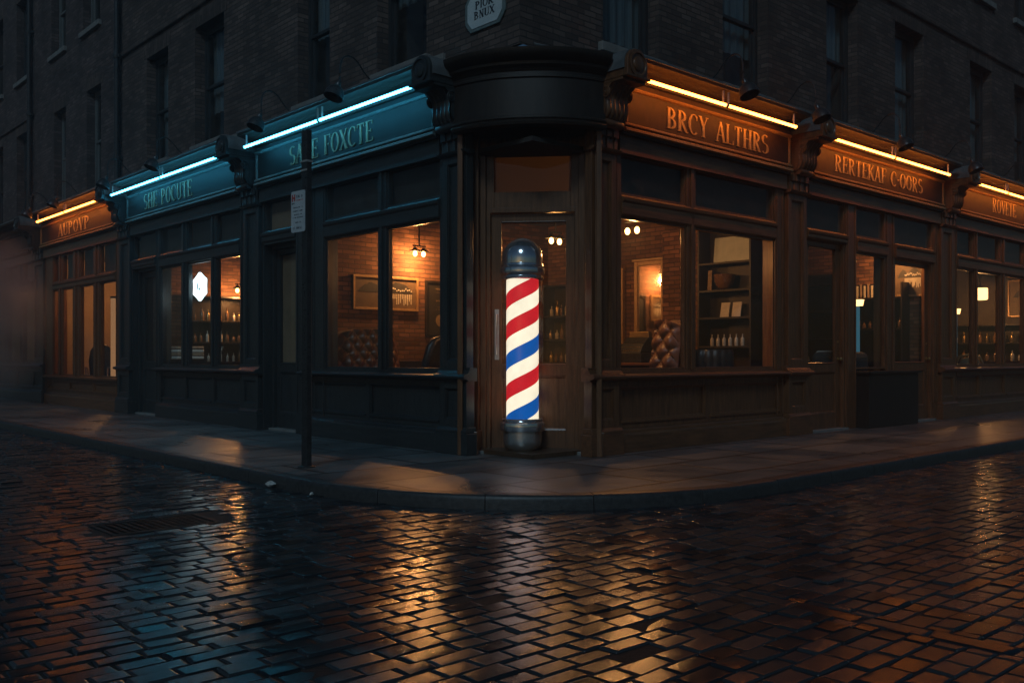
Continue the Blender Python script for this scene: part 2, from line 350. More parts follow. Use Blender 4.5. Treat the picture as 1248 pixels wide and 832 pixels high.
# ------------------------------------------------------------------ lettering (condensed roman capitals, drawn stroke by stroke)
def strip(pts, ws):
    L = []; Rr = []
    for i, p in enumerate(pts):
        a = pts[max(i - 1, 0)]; b = pts[min(i + 1, len(pts) - 1)]
        tx, tz = b[0] - a[0], b[1] - a[1]; l = math.hypot(tx, tz) or 1
        nx, nz = -tz / l, tx / l
        L.append((p[0] + nx * ws[i] / 2, p[1] + nz * ws[i] / 2)); Rr.append((p[0] - nx * ws[i] / 2, p[1] - nz * ws[i] / 2))
    return L, Rr
TH, TN = .115, .045
def gl(*ops):
    out = []
    for o in ops:
        k = o[0]
        if k == 'V':
            x = o[1]; z0 = o[2] if len(o) > 2 else 0; z1 = o[3] if len(o) > 3 else 1; w = o[4] if len(o) > 4 else TH
            out.append(strip([(x, z0), (x, z1)], [w, w]))
            for z in ((z0,) if z0 == 0 else ()) + ((z1,) if z1 == 1 else ()):
                zz = z + (.018 if z == 0 else -.018)
                out.append(strip([(x - .10, zz), (x + .10, zz)], [.036] * 2))
        if k == 'H': out.append(strip([(o[1], o[3]), (o[2], o[3])], [TN, TN]))
        if k == 'D': out.append(strip([(o[1], o[2]), (o[3], o[4])], [o[5], o[5]]))
        if k == 'A':
            cx, cz, rx, rz, a0, a1 = o[1:7]; n = 14; P = []; ws = []
            for i in range(n + 1):
                a = R(a0 + (a1 - a0) * i / n); P.append((cx + rx * math.cos(a), cz + rz * math.sin(a)))
                ws.append(TN + (TH - TN) * abs(math.cos(a)) ** 1.3)
            out.append(strip(P, ws))
    return out
GL = {
 'A': (.50, gl(('D', .05, 0, .25, 1, .05), ('D', .25, 1, .45, 0, TH), ('H', .12, .38, .33), ('H', -.03, .13, .018), ('H', .36, .54, .018))),
 'B': (.48, gl(('V', .10), ('A', .12, .75, .22, .23, -90, 90), ('A', .12, .27, .27, .25, -90, 90))),
 'C': (.48, gl(('A', .27, .5, .22, .48, 48, 312), ('V', .42, .72, .9, .04))),
 'D': (.52, gl(('V', .10), ('A', .12, .5, .32, .48, -90, 90))),
 'E': (.42, gl(('V', .10), ('H', .1, .40, .978), ('H', .1, .32, .52), ('H', .1, .42, .022), ('V', .40, .82, .97, .035), ('V', .42, .03, .2, .035), ('V', .32, .44, .6, .03))),
 'F': (.40, gl(('V', .10), ('H', .1, .40, .978), ('H', .1, .32, .52), ('V', .40, .80, .97, .035), ('V', .32, .44, .6, .03))),
 'G': (.50, gl(('A', .27, .5, .22, .48, 48, 300), ('V', .42, .03, .42, .09), ('H', .32, .50, .43))),
 'H': (.52, gl(('V', .10), ('V', .42), ('H', .1, .42, .52))),
 'I': (.22, gl(('V', .11))),
 'K': (.50, gl(('V', .10), ('D', .14, .45, .42, .98, .045), ('D', .2, .58, .46, 0, TH), ('H', .34, .5, .98), ('H', .38, .54, .018))),
 'L': (.42, gl(('V', .10), ('H', .1, .42, .022), ('V', .42, .03, .22, .035))),
 'M': (.62, gl(('V', .10, 0, 1, .05), ('V', .52), ('D', .1, 1, .31, .1, TH), ('D', .31, .1, .52, 1, .045))),
 'N': (.52, gl(('V', .10, 0, 1, .05), ('V', .42, 0, 1, .05), ('D', .1, 1, .42, 0, TH))),
 'O': (.52, gl(('A', .26, .5, .21, .48, 0, 360))),
 'P': (.46, gl(('V', .10), ('A', .12, .73, .26, .25, -90, 90))),
 'R': (.50, gl(('V', .10), ('A', .12, .74, .24, .24, -90, 90), ('D', .2, .5, .43, 0, TH), ('H', .37, .52, .018))),
 'S': (.42, gl(('A', .21, .745, .155, .235, 40, 270), ('A', .21, .265, .165, .245, 90, -140))),
 'T': (.46, gl(('V', .23), ('H', .03, .43, .978), ('V', .04, .8, .97, .035), ('V', .42, .8, .97, .035))),
 'U': (.50, gl(('V', .10, .25, 1), ('V', .41, .25, 1, .05), ('A', .255, .27, .155, .25, 180, 360))),
 'V': (.48, gl(('D', .06, 1, .25, 0, TH), ('D', .25, 0, .43, 1, .05), ('H', -.02, .15, .98), ('H', .35, .5, .98))),
 'X': (.48, gl(('D', .06, 1, .42, 0, TH), ('D', .06, 0, .42, 1, .045), ('H', -.02, .14, .018), ('H', .34, .5, .018), ('H', -.02, .15, .98), ('H', .34, .5, .98))),
 'Y': (.48, gl(('D', .06, 1, .25, .48, TH), ('D', .25, .48, .43, 1, .045), ('V', .25, 0, .5), ('H', -.02, .15, .98), ('H', .35, .5, .98))),
 '.': (.20, gl(('D', .1, .42, .1, .54, .1))),
 ' ': (.34, []),
}
def lettering(name, text, x0, x1, z0, h, y, mat, parent, depth=.01):
    mb = MB(); tot = sum(GL[c][0] + .05 for c in text) - .05; sx = (x1 - x0) / tot; x = x0; j = 0
    for c in text:
        w, st = GL[c]
        for Lp, Rp in st:
            j += 1; yo = y - depth - (j % 5) * .0006
            pts = [(x + p[0] * sx, z0 + p[1] * h) for p in Lp] ; qts = [(x + p[0] * sx, z0 + p[1] * h) for p in Rp]
            n = len(pts)
            vs = [(p[0], yo, p[1]) for p in pts] + [(p[0], yo, p[1]) for p in qts] + [(p[0], y, p[1]) for p in pts] + [(p[0], y, p[1]) for p in qts]
            fs = []
            for i in range(n - 1):
                fs += [(i, i + 1, n + i + 1, n + i), (2 * n + i, 2 * n + i + 1, i + 1, i), (n + i, n + i + 1, 3 * n + i + 1, 3 * n + i)]
            fs += [(0, n, 3 * n, 2 * n), (n - 1, 2 * n - 1, 4 * n - 1, 3 * n - 1)]
            mb.add(vs, fs)
        x += (w + .05) * sx
    return mb.build(name, mat, parent)

#@@SETTING
# ------------------------------------------------------------------ ground
def kerb_path(off, ra, n=18, far=34):
    # line offset `off` outward from both shopfront lines, the corner rounded with radius ra
    Cn = C0 + (nL + nR) * off                         # sharp corner
    cc = Cn + (dL + dR) * ra                          # centre of rounding
    pts = [Cn + dL * far]
    a0 = math.atan2(nL.y, nL.x); a1 = math.atan2(nR.y, nR.x)
    if a0 > 0: a0 -= 2 * PI
    while a1 < a0: a1 += 2 * PI
    for i in range(n + 1):
        a = a0 + (a1 - a0) * i / n; pts.append(cc + Vector((math.cos(a), math.sin(a), 0)) * ra)
    pts.append(Cn + dR * far)
    # refine the straights
    out = []
    for i in range(len(pts) - 1):
        p, q = pts[i], pts[i + 1]; k = max(1, int((q - p).length / 1.0))
        for j in range(k): out.append(p.lerp(q, j / k))
    out.append(pts[-1]); return out
KW = 2.36; KR = 2.8; RZ = -.10
outer = kerb_path(KW, KR); inner = kerb_path(KW - .16, KR - .16); inner2 = kerb_path(KW - .16, KR - .16)
mb = MB(); n = len(inner)
vs = [tuple(p) for p in inner] + [tuple(W(34, 34))]
mb.add(vs, [tuple(range(n + 1))]); pav = mb.build('pavement', 'wet_paving'); tag(pav, kind='structure')
# kerb: stones with a rounded nose
def kerb_at(t, m):
    d = (outer[min(m + 1, len(outer) - 1)] - outer[max(m - 1, 0)]).normalized(); nrm = Vector((d.y, -d.x, 0))
    return nrm
mb = MB()
length = 0; 
prof = [(-.162, .004), (-.03, .006), (-.012, .001), (-.002, -.012), (.004, -.035), (.010, -.2), (-.162, -.2)]
k = len(prof); acc = [0]
for i in range(1, len(outer)): acc.append(acc[-1] + (outer[i] - outer[i - 1]).length)
def along(t):
    for i in range(1, len(outer)):
        if acc[i] >= t or i == len(outer) - 1:
            u = (t - acc[i - 1]) / (acc[i] - acc[i - 1]); p = outer[i - 1].lerp(outer[i], u)
            d0 = (outer[i] - outer[i - 1]).normalized(); return p, d0
mid = None
t = 0.0; tot = acc[-1]
while t < tot - .2:
    st = random.uniform(.85, 1.05); t1 = min(t + st - .007, tot); nseg = 5; dz = random.uniform(-.003, .003)
    ring = []
    for j in range(nseg + 1):
        tt = t + (t1 - t) * j / nseg
        p, d = along(tt); pn, dn = along(min(tt + .15, tot)); pb, db = along(max(tt - .15, 0)); d = (dn + db).normalized()
        nr = Vector((-d.y, d.x, 0)); nr = nr if (nr.dot(nL + nR) > 0) else -nr
        if abs(nr.dot(nL + nR)) < .3: pass
        ring.append([p + nr * y + Vector((0, 0, z + dz)) for y, z in prof])
    vs = [v for r_ in ring for v in r_]; fs = []
    for j in range(nseg):
        for i in range(k): fs.append((j * k + i, j * k + (i + 1) % k, (j + 1) * k + (i + 1) % k, (j + 1) * k + i))
    fs.append(tuple(range(k))); fs.append(tuple(nseg * k + i for i in range(k))[::-1])
    mb.add(vs, fs); t += st
kerb = mb.build('kerb', 'kerb_stone', smooth=True); tag(kerb, kind='structure')

def in_pavement(p, extra=0.0):
    # inside the kerb line (with the rounded corner)
    q = p - C0; a = q.dot(dL); b = q.dot(dR); o = KW - extra
    if a < -o or b < -o: return False
    r = KR
    if a < -o + r and b < -o + r: return math.hypot(a - (-o + r), b - (-o + r)) < r
    return True
# ground sheet out to the horizon (it never shows except between the setts and beyond them)
mb = MB(); mb.add([(-300, -300, RZ - .014), (300, -300, RZ - .014), (300, 300, RZ - .014), (-300, 300, RZ - .014)], [(0, 1, 2, 3)])
g = mb.build('ground', 'joint_dirt'); tag(g, kind='structure')

GR_C = W(-.0, 0)  # placeholder
# drain position in (a,b)
def toab(x, y): q = Vector((x, y, 0)) - C0; return q.dot(dL), q.dot(dR)
GA, GB = toab(-2.57, 6.72); GHA, GHB = .27, .40

def build_setts():
    rng = np.random.default_rng(3); V = []; F = []; T = []; off = 0
    prx = np.array([0, .06, .5, .94, 1.0]); 
    gx = np.array([0, .015, .045, .09, .5, .91, .955, .985, 1.0]); gy = np.array([0, .02, .055, .11, .5, .89, .945, .98, 1.0])
    nx, ny = len(gx), len(gy)
    ex = np.minimum(np.minimum(gx, 1 - gx) / .045, 1); ey = np.minimum(np.minimum(gy, 1 - gy) / .055, 1)
    hx = 1 - (1 - ex) ** 2.2; hy = 1 - (1 - ey) ** 2.2
    Hm = np.minimum.outer(hx, hy) * .6 + np.outer(hx, hy) * .4
    faces = []
    for i in range(nx - 1):
        for j in range(ny - 1): faces.append((i * ny + j, (i + 1) * ny + j, (i + 1) * ny + j + 1, i * ny + j + 1))
    faces = np.array(faces)
    C = np.array(C0); DA = np.array(dL); DB = np.array(dR)
    def sett(a0, a1, b0, b1, swap=False):
        nonlocal off
        la, lb = a1 - a0, b1 - b0
        if swap: U = np.linspace(0, 1, 1)
        gap = rng.uniform(.0012, .0035)
        ua, ub = (gy, gx) if not swap else (gy, gx)
        if not swap:
            aa = a0 + gap + ua[None, :] * (la - 2 * gap); bb = b0 + gap + ub[:, None] * (lb - 2 * gap)
        else:
            aa = a0 + gap + gx[:, None] * (la - 2 * gap); bb = b0 + gap + gy[None, :] * (lb - 2 * gap)
        aa = np.broadcast_to(aa, (nx, ny)).copy(); bb = np.broadcast_to(bb, (nx, ny)).copy()
        # worn corners, uneven sides
        ca, cb = (a0 + a1) / 2, (b0 + b1) / 2
        fa = (aa - ca) / la * 2; fb = (bb - cb) / lb * 2
        rad = (np.abs(fa) ** 12 + np.abs(fb) ** 12) ** (1 / 12); sh = np.where(rad > .99, .99 / rad, 1)
        kx = rng.normal(0, .05, 4)
        aa = ca + (aa - ca) * sh * (1 + kx[0] * fb + .5 * kx[1]); bb = cb + (bb - cb) * sh * (1 + .6 * kx[2] * fa)
        crown = rng.uniform(.000, .0025)
        z = RZ - .017 + Hm * .013 + crown * (1 - fa ** 2) * .5 + crown * (1 - fb ** 2) * .35
        z += rng.normal(0, .003) + fa * rng.normal(0, .0009) + fb * rng.normal(0, .0013)
        z += rng.normal(0, .0002, (nx, ny)) * (Hm > .9)
        z -= .004
        P = C[None, None, :] + DA * aa[..., None] + DB * bb[..., None]; P[..., 2] = z
        V.append(P.reshape(-1, 3)); F.append(faces + off); T.append(np.full(nx * ny, rng.uniform(0, 1))); off += nx * ny
    a = -12.0
    while a < 24:
        w = rng.uniform(.098, .130)
        b = -14 + rng.uniform(0, .3)
        while b < 22:
            l = rng.uniform(.14, .25); c = C0 + dL * (a + w / 2) + dR * (b + l / 2)
            ok = not in_pavement(c, .16) and c.y > -1.0 and abs(c.x) < 3.0 + c.y * .85 and c.y < 24
            ok = ok and not (abs(a + w / 2 - GA) < GHA + w * .45 and abs(b + l / 2 - GB) < GHB + l * .45)
            if a < -4.0 and b < -2.52 + .001 and b + l > -2.52: l = max(.06, -2.52 - b)     # cut against the channel row
            if a < -4.0 and -2.52 <= b < -2.40: b = -2.40; c = C0 + dL * (a + w / 2) + dR * (b + l / 2)
            if ok and l > .05: sett(a, a + w, b, b + l)
            b += l
        a += w
    a = -12.0
    while a < -4.05:
        l = rng.uniform(.26, .36)
        sett(a, min(a + l, -4.0), -2.52, -2.40, swap=True); a += l
    V = np.concatenate(V); F = np.concatenate(F); T = np.concatenate(T)
    me = bpy.data.meshes.new('road'); me.vertices.add(len(V)); me.vertices.foreach_set('co', V.astype(np.float32).ravel())
    me.loops.add(F.size); me.loops.foreach_set('vertex_index', F.astype(np.int32).ravel())
    me.polygons.add(len(F)); me.polygons.foreach_set('loop_start', np.arange(0, F.size, 4, dtype=np.int32))
    me.polygons.foreach_set('loop_total', np.full(len(F), 4, np.int32)); me.update(calc_edges=True); me.validate()
    # face direction up
    at = me.attributes.new('tone', 'FLOAT', 'POINT'); at.data.foreach_set('value', T.astype(np.float32))
    if me.polygons[0].normal.z < 0: me.flip_normals()
    me.shade_smooth(); me.materials.append(M['wet_setts'])
    o = bpy.data.objects.new('road', me); col.objects.link(o); tag(o, kind='structure')
    print('setts', len(T) // (nx * ny))
build_setts()

# drain cover let into the setts
dr = empty('drain_cover', W(GA, GB, RZ - .02), ANG_R)
tag(dr, 'dark cast iron drain cover with small square studs set flush in the wet setts', 'drain cover')
mb = MB(); x, y = GHB - .01, GHA - .01
for a0, a1, b0, b1 in ((-x, x, -y, -y + .035), (-x, x, y - .035, y), (-x, -x + .035, -y + .036, y - .036), (x - .035, x, -y + .036, y - .036)): mb.box(a0, a1, b0, b1, -.03, .013)
mb.build('frame', 'cast_iron', dr, bevel=.004)
mb = MB(); mb.box(-x + .04, x - .04, -y + .04, y - .04, -.03, .006)
for i in range(13):
    for j in range(8):
        cx = -x + .075 + i * (2 * x - .15) / 12; cy = -y + .075 + j * (2 * y - .15) / 7
        mb.box(cx - .017, cx + .017, cy - .017, cy + .017, .005, .010)
mb.build('plate', 'cast_iron', dr)

#@@FACADE
# ------------------------------------------------------------------ brick upper floors
def wall_with_openings(mb, x0, x1, z0, z1, ops, y=0, rev=.24):
    xs = sorted(set([x0, x1] + [v for o in ops for v in o[:2] if x0 < v < x1])); zs = sorted(set([z0, z1] + [v for o in ops for v in o[2:] if z0 < v < z1]))
    for i in range(len(xs) - 1):
        for j in range(len(zs) - 1):
            cx, cz = (xs[i] + xs[i + 1]) / 2, (zs[j] + zs[j + 1]) / 2
            if any(o[0] < cx < o[1] and o[2] < cz < o[3] for o in ops): continue
            mb.add([(xs[i], y, zs[j]), (xs[i + 1], y, zs[j]), (xs[i + 1], y, zs[j + 1]), (xs[i], y, zs[j + 1])], [(0, 1, 2, 3)])
    for a, b, c, d in ops:
        c_ = max(c, z0); d_ = min(d, z1)
        mb.add([(a, y, c_), (a, y + rev, c_), (a, y + rev, d_), (a, y, d_)], [(0, 1, 2, 3)])
        mb.add([(b, y, c_), (b, y + rev, c_), (b, y + rev, d_), (b, y, d_)], [(0, 1, 2, 3)])
        mb.add([(a, y, c_), (b, y, c_), (b, y + rev, c_), (a, y + rev, c_)], [(0, 1, 2, 3)])
        mb.add([(a, y, d_), (b, y, d_), (b, y + rev, d_), (a, y + rev, d_)], [(0, 1, 2, 3)])

def upper_window(parent, a, b, c, d, paint, blind=0.0, light=False, arch=True):
    """sash window in an opening: box frame, two sashes, panes, stone sill, brick lintel"""
    y = .17
    f = MB(); fw = .055
    f.box(a, a + fw, y, y + .09, c + .0, d); f.box(b - fw, b, y, y + .09, c, d); f.box(a + fw, b - fw, y, y + .09, d - fw, d); f.box(a + fw, b - fw, y, y + .09, c, c + .05)
    w = f.build('window', paint, parent)
    mz = (c + d) / 2; s = MB(); sw = .045
    for (z0, z1, yy) in ((c + .05, mz + .02, y + .045), (mz - .02, d - fw, y + .01)):
        s.box(a + fw, a + fw + sw, yy, yy + .03, z0, z1); s.box(b - fw - sw, b - fw, yy, yy + .03, z0, z1)
        s.box(a + fw + sw, b - fw - sw, yy, yy + .03, z0, z0 + sw); s.box(a + fw + sw, b - fw - sw, yy, yy + .03, z1 - sw, z1)
    s.build('sash', paint, w)
    p = MB(); p.add([(a + fw, y + .062, c + .05), (b - fw, y + .062, c + .05), (b - fw, y + .062, mz), (a + fw, y + .062, mz)], [(0, 1, 2, 3)])
    p.add([(a + fw, y + .027, mz), (b - fw, y + .027, mz), (b - fw, y + .027, d - fw), (a + fw, y + .027, d - fw)], [(0, 1, 2, 3)])
    p.build('pane', 'upper_glass', w)
    # room behind: net curtain hanging in folds
    q = MB(); n = 22; z0 = c + (d - c) * blind; vs = []
    for i in range(n + 1):
        xx = a + (b - a) * i / n; yy = y + .16 + .018 * math.sin(i * 1.9) ; vs += [(xx, yy, z0), (xx, yy, d)]
    q.add(vs, [(2 * i, 2 * i + 2, 2 * i + 3, 2 * i + 1) for i in range(n)]); q.build('curtain', 'curtain', w)
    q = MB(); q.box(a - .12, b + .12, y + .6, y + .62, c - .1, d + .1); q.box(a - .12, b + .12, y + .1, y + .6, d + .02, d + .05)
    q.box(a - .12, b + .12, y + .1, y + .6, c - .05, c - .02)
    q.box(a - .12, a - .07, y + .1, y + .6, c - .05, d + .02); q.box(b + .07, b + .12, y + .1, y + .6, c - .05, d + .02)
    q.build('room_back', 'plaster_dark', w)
    l = MB(); l.box(a - .08, b + .08, -.07, y - .005, c - .11, c - .003); l.build('sill', 'stone_sill', parent, bevel=.008)
    if arch:
        l = MB(); l.box(a - .12, b + .12, -.006, .02, d + .003, d + .26); l.build('lintel', 'facade_brick_soldier', parent)

corner_b = empty('corner_building', W(.32, .14, 0), 0)
tag(corner_b, 'dark brick corner building above the shopfronts with tall sash windows on both streets', 'building')
LN, RN = -.14, -.32
CB = W(.32, .14)      # the brick corner:  a offset = -RN, b offset = -LN
# left wall in its own frame; local x to the right, so x = -(s - .32)
def wall_obj(name, mat, parent, side, s0, mb, n):
    # builds mesh given in (x to the viewer's right from s0, y in, z) and puts it under the parent with the right rotation
    o = mb.build(name, mat, parent)
    return o
def face_empty(parent, name, side, s0, n, mat_mb, mat):
    """a wall mesh whose own matrix carries the facade frame; its windows are its children"""
    o = mat_mb.build(name, mat, parent)
    loc = fac(side, s0, n); pl = parent.location
    o.location = Vector(loc) - Vector(pl); o.rotation_euler.z = ANG_L if side == 'L' else ANG_R
    return o
# left street wall of the corner building: s .32 .. 11.9  -> x = -(s-.32)
TOPZ = 12.6
def lx(s, s0): return -(s - s0)
opsL = []
for s0, s1 in ((1.95, 2.98), (4.12, 4.98), (7.35, 8.45), (9.6, 10.6)):
    for zc, zd in ((4.66, 6.66), (8.06, 10.0)): opsL.append((lx(s1, .32), lx(s0, .32), zc, zd))
mb = MB(); wall_with_openings(mb, lx(11.86, .32), 0, 4.40, TOPZ, opsL)
wl = face_empty(corner_b, 'left_wall', 'L', .32, LN, mb, 'facade_brick'); wl.name = 'street_wall'
opsR = []
for s0, s1 in ((1.44, 2.46), (3.79, 4.87), (6.47, 7.45), (8.72, 9.80), (11.81, 12.86), (14.06, 15.1), (17, 18), (19.6, 20.6)):
    for zc, zd in ((4.70, 6.72), (8.06, 10.0)): opsR.append((s0 - .14, s1 - .14, zc, zd))
mb = MB(); wall_with_openings(mb, 0, 26, 4.40, TOPZ, opsR)
wr = face_empty(corner_b, 'street_wall', 'R', .14, RN, mb, 'facade_brick')
for i, o in enumerate(opsL): upper_window(wl, *o, 'window_dark', blind=(.45, 0, .5, .1, .3, .2, 0, .4)[i % 8])
for i, o in enumerate(opsR): upper_window(wr, *o, 'window_dark', blind=(.1, .5, .3, .45, .55, .2, .0, .4)[i % 8])
# belt course on the left street (only its far half, as photographed)
mb = MB(); mb.prism([(0, 6.97), (-.045, 6.985), (-.05, 7.04), (-.03, 7.07), (0, 7.09)], lx(11.84, .32), lx(5.3, .32)); mb.build('belt_course', 'facade_brick', wl)
mb = MB(); mb.prism([(0, 6.97), (-.045, 6.985), (-.05, 7.04), (-.03, 7.07), (0, 7.09)], 7.8, 25); mb.build('belt_course', 'facade_brick', wr)
# parapet, flat roof
mb = MB(); mb.prism([(.3, 12.6), (-.12, 12.6), (-.16, 12.7), (-.16, 12.8), (.3, 12.84)], lx(11.86, .32), -.0); mb.build('parapet', 'stone_sill', wl)
mb = MB(); mb.prism([(.3, 12.6), (-.12, 12.6), (-.16, 12.7), (-.16, 12.8), (.3, 12.84)], 0.2, 26); mb.build('parapet', 'stone_sill', wr)
def quad_prism(mb, pts, z0, z1):
    n = len(pts); vs = [(p.x, p.y, z0) for p in pts] + [(p.x, p.y, z1) for p in pts]
    mb.add(vs, [tuple(range(n))[::-1], tuple(range(n, 2 * n))] + [(i, (i + 1) % n, (i + 1) % n + n, i + n) for i in range(n)])
mb = MB(); quad_prism(mb, [W(.5, .3) - CB, W(11.8, .3) - CB, W(11.8, 25) - CB, W(.5, 25) - CB], 12.3, 12.5); mb.build('roof', 'lead_flashing', corner_b)

def side_building(name, label, s0, s1, ops, paint, n=-.14, belt=True):
    e = fempty(name, 'L', s0, n); tag(e, label, 'building')
    L = s1 - s0
    mb = MB(); o2 = [(-(b - s0), -(a - s0), c, d) for a, b, c, d in ops]
    wall_with_openings(mb, -L, 0, 3.4, 11.5, o2)
    w = mb.build('wall', 'far_brick', e)
    for i, o in enumerate(o2): upper_window(w, *o, paint, blind=(.0, .2, .4)[i % 3])
    if belt:
        mb = MB(); mb.prism([(0, 6.93), (-.05, 6.95), (-.05, 7.02), (0, 7.05)], -L, -.1); mb.build('belt_course', 'far_brick', w)
    mb = MB(); mb.prism([(.3, 11.5), (-.12, 11.5), (-.16, 11.6), (-.16, 11.7), (.3, 11.74)], -L, 0); mb.build('parapet', 'stone_sill', e)
    mb = MB(); mb.box(-L, 0, .3, 12, 11.2, 11.4); mb.box(-L, -L + .1, .3, 12, 3.5, 11.2); mb.build('roof', 'lead_flashing', e)
    return e
ops = [(13.07, 13.95, 4.62, 6.75), (15.36, 16.2, 4.62, 6.72), (13.12, 14.2, 8.06, 10.1), (15.36, 16.4, 8.06, 10.1)]
side_building('brick_building', 'brick building next up the left street with pale sash windows above the orange lit shop', 11.88, 17.78, ops, 'window_paint', belt=False)
ops = [(18.2, 19.3, 4.5, 6.7), (20.6, 21.7, 4.5, 6.7), (18.2, 19.3, 8.06, 10.1), (20.6, 21.9, 8.06, 10.1), (23.2, 24.3, 8.06, 10.1), (23.2, 24.3, 4.5, 6.7)]
side_building('brick_building', 'darkest brick building at the far left edge above the unlit shop', 17.80, 30, ops, 'window_dark')
# drainpipes running down the brick
for s, lab in ((11.90, 'black drainpipe between the corner building and the brick building with pale sashes'), (17.86, 'black drainpipe furthest up the left street beside the darkest brick building')):
    e = fempty('drainpipe', 'L', s, -.05, 4.4); tag(e, lab, 'drainpipe', 'drainpipes on the left street')
    mb = MB(); mb.lathe([(.055, 0), (.055, 7.4)], n=12); mb.build('pipe', 'black_metal', e, smooth=True)
    for z in (.6, 2.6, 4.6, 6.6):
        mb = MB(); mb.lathe([(.068, z - .05), (.072, z - .02), (.072, z + .02), (.068, z + .05)], n=12); mb.box(-.11, .11, .0, .085, z - .025, z + .025); mb.build('collar', 'black_metal', e)

# ------------------------------------------------------------------ pilasters with scroll consoles
def pilaster(side, s0, s1, label, mat, rail, lit=None):
    w = s1 - s0; e = fempty('pilaster', side, (s0 + s1) / 2, 0)
    tag(e, label, 'pilaster', 'carved pilasters between the shopfronts')
    h = w / 2
    mb = MB(); mb.box(-h - .02, h + .02, 0, .16, 0, .24); mb.prism([(0.0, .24), (.0, .27), (.02, .30), (.04, .31), (.16, .31), (.16, .24)], -h, h)
    mb.build('plinth', rail, e, bevel=.006)
    def panelled(mb, x0, x1, z0, z1, y, m=.085):
        mb.box(x0, x0 + m, y, .16, z0, z1); mb.box(x1 - m, x1, y, .16, z0, z1)
        mb.box(x0 + m, x1 - m, y, .16, z0, z0 + m); mb.box(x0 + m, x1 - m, y, .16, z1 - m, z1)
        mb.box(x0 + m, x1 - m, y + .035, .16, z0 + m, z1 - m)
        t = .014; a, b, c, d = x0 + m, x1 - m, z0 + m, z1 - m
        mb.prism([(y + .035, c), (y + .006, c), (y + .018, c + t), (y + .035, c + t * 1.6)], a, b)
        mb.prism([(y + .035, d), (y + .006, d), (y + .018, d - t), (y + .035, d - t * 1.6)], a, b)
        mb.box(a, a + t, y + .012, y + .035, c, d); mb.box(b - t, b, y + .012, y + .035, c, d)
    mb = MB(); panelled(mb, -h + .03, h - .03, .31, .82, .04); mb.build('pedestal', mat, e, bevel=.004)
    mb = MB(); mb.prism([(.16, .82), (.03, .82), (.01, .84), (-.03, .85), (-.04, .875), (-.02, .90), (.02, .905), (.05, .94), (.05, .97), (.16, .97)], -h - .015, h + .015)
    mb.build('sill_moulding', rail, e, bevel=.003)
    mb = MB(); panelled(mb, -h + .05, h - .05, .97, 3.36, .06); mb.build('shaft', mat, e, bevel=.004)
    mb = MB(); mb.prism([(.16, 3.36), (.04, 3.36), (.01, 3.375), (-.005, 3.40), (.16, 3.41)], -h + .02, h - .02)
    # leaf block: a row of upright tongues
    for r_, zz, hh in ((0, 3.41, .13), (1, 3.53, .12)):
        nn = 6 + r_
        for i in range(nn):
            xc = -h + .07 + (2 * h - .14) * (i + .5) / nn; ww = (2 * h - .14) / nn * .46
            yy = .035 - r_ * .03
            P = [(xc - ww, zz), (xc - ww * .95, zz + hh * .7), (xc, zz + hh), (xc + ww * .95, zz + hh * .7), (xc + ww, zz)]
            mb.poly_y(P, yy - .012 * ((i % 2)), .12)
    mb.box(-h + .05, h - .05, .045, .16, 3.41, 3.655)
    mb.build('capital', mat, e, bevel=.003)
    # S shaped console with flutes
    cw = .165
    mb = MB(); npt = 22; F = []
    def front(t):      # t 0 bottom .. 1 top : outward y (negative) and z
        z = 3.64 + .43 * t
        y = -.02 - .24 * (t ** 1.2) - .05 * math.sin(2 * PI * t * .95 + .2) + (.06 if t < .08 else 0)
        return y, z
    strips = 9; vs = []; fs = []
    for i in range(npt + 1):
        y, z = front(i / npt)
        for j in range(strips * 4 + 1):
            u = j / (strips * 4); ph = (u * strips) % 1.0
            dy = -.022 * abs(math.sin(PI * u * strips * .5))**.7
            vs.append((-cw + 2 * cw * u, y + dy, z))
    m_ = strips * 4 + 1
    for i in range(npt):
        for j in range(m_ - 1): fs.append((i * m_ + j, i * m_ + j + 1, (i + 1) * m_ + j + 1, (i + 1) * m_ + j))
    mb.add(vs, fs)
    for sx in (-1, 1):      # cheeks
        pr = [front(i / npt) for i in range(npt + 1)]
        P = [(y, z) for y, z in pr] + [(.15, pr[-1][1]), (.15, pr[0][1])]
        x0, x1 = sorted((sx * (cw - .0), sx * (cw + .022)))
        mb.prism(P, x0, x1)
        # raised volute on the cheek
        xx = sx * (cw + .022); cy, cz = -.13, 3.955
        path = []
        for i in range(30):
            a = i / 29 * 2.4 * 2 * PI; rr = .065 * (1 - i / 34)
            path.append((xx, cy + rr * math.cos(a), cz + rr * math.sin(a)))
        mb.tube(path, .011, 6)
        mb.ball((xx, cy, cz), .02, 8)
        path = [(xx, front(t)[0] + .05, front(t)[1]) for t in [.05 + .06 * q for q in range(11)]]
        mb.tube(path, .011, 6)
    mb.lathe([(.045, -cw), (.055, -cw + .02), (.055, cw - .02), (.045, cw)], c=(0, -.045, 3.66), n=14, axis='x')
    cons = mb.build('console', mat, e, smooth=True)
    # drum top with roundel
    rr = .165; zc = 4.225; yf = -.42
    P = [(-rr, 4.10), (rr, 4.10), (rr, zc)] + [(rr * math.cos(a), zc + rr * math.sin(a)) for a in [PI * i / 18 for i in range(1, 18)]] + [(-rr, zc)]
    mb = MB(); mb.poly_y(P, yf, .30); mb.box(-rr - .03, rr + .03, yf - .02, .15, 4.075, 4.10)
    mb.box(-rr - .025, rr + .025, yf + .05, .15, 4.045, 4.075)
    top = mb.build('drum', mat, e, bevel=.006)
    mb = MB(); mb.lathe([(.135, yf), (.14, yf - .018), (.12, yf - .022), (.112, yf - .006), (.08, yf - .004), (.072, yf - .02), (.042, yf - .03), (.017, yf - .034)], c=(0, 0, zc), n=32, axis='y')
    mb.build('roundel', mat, top, smooth=True)
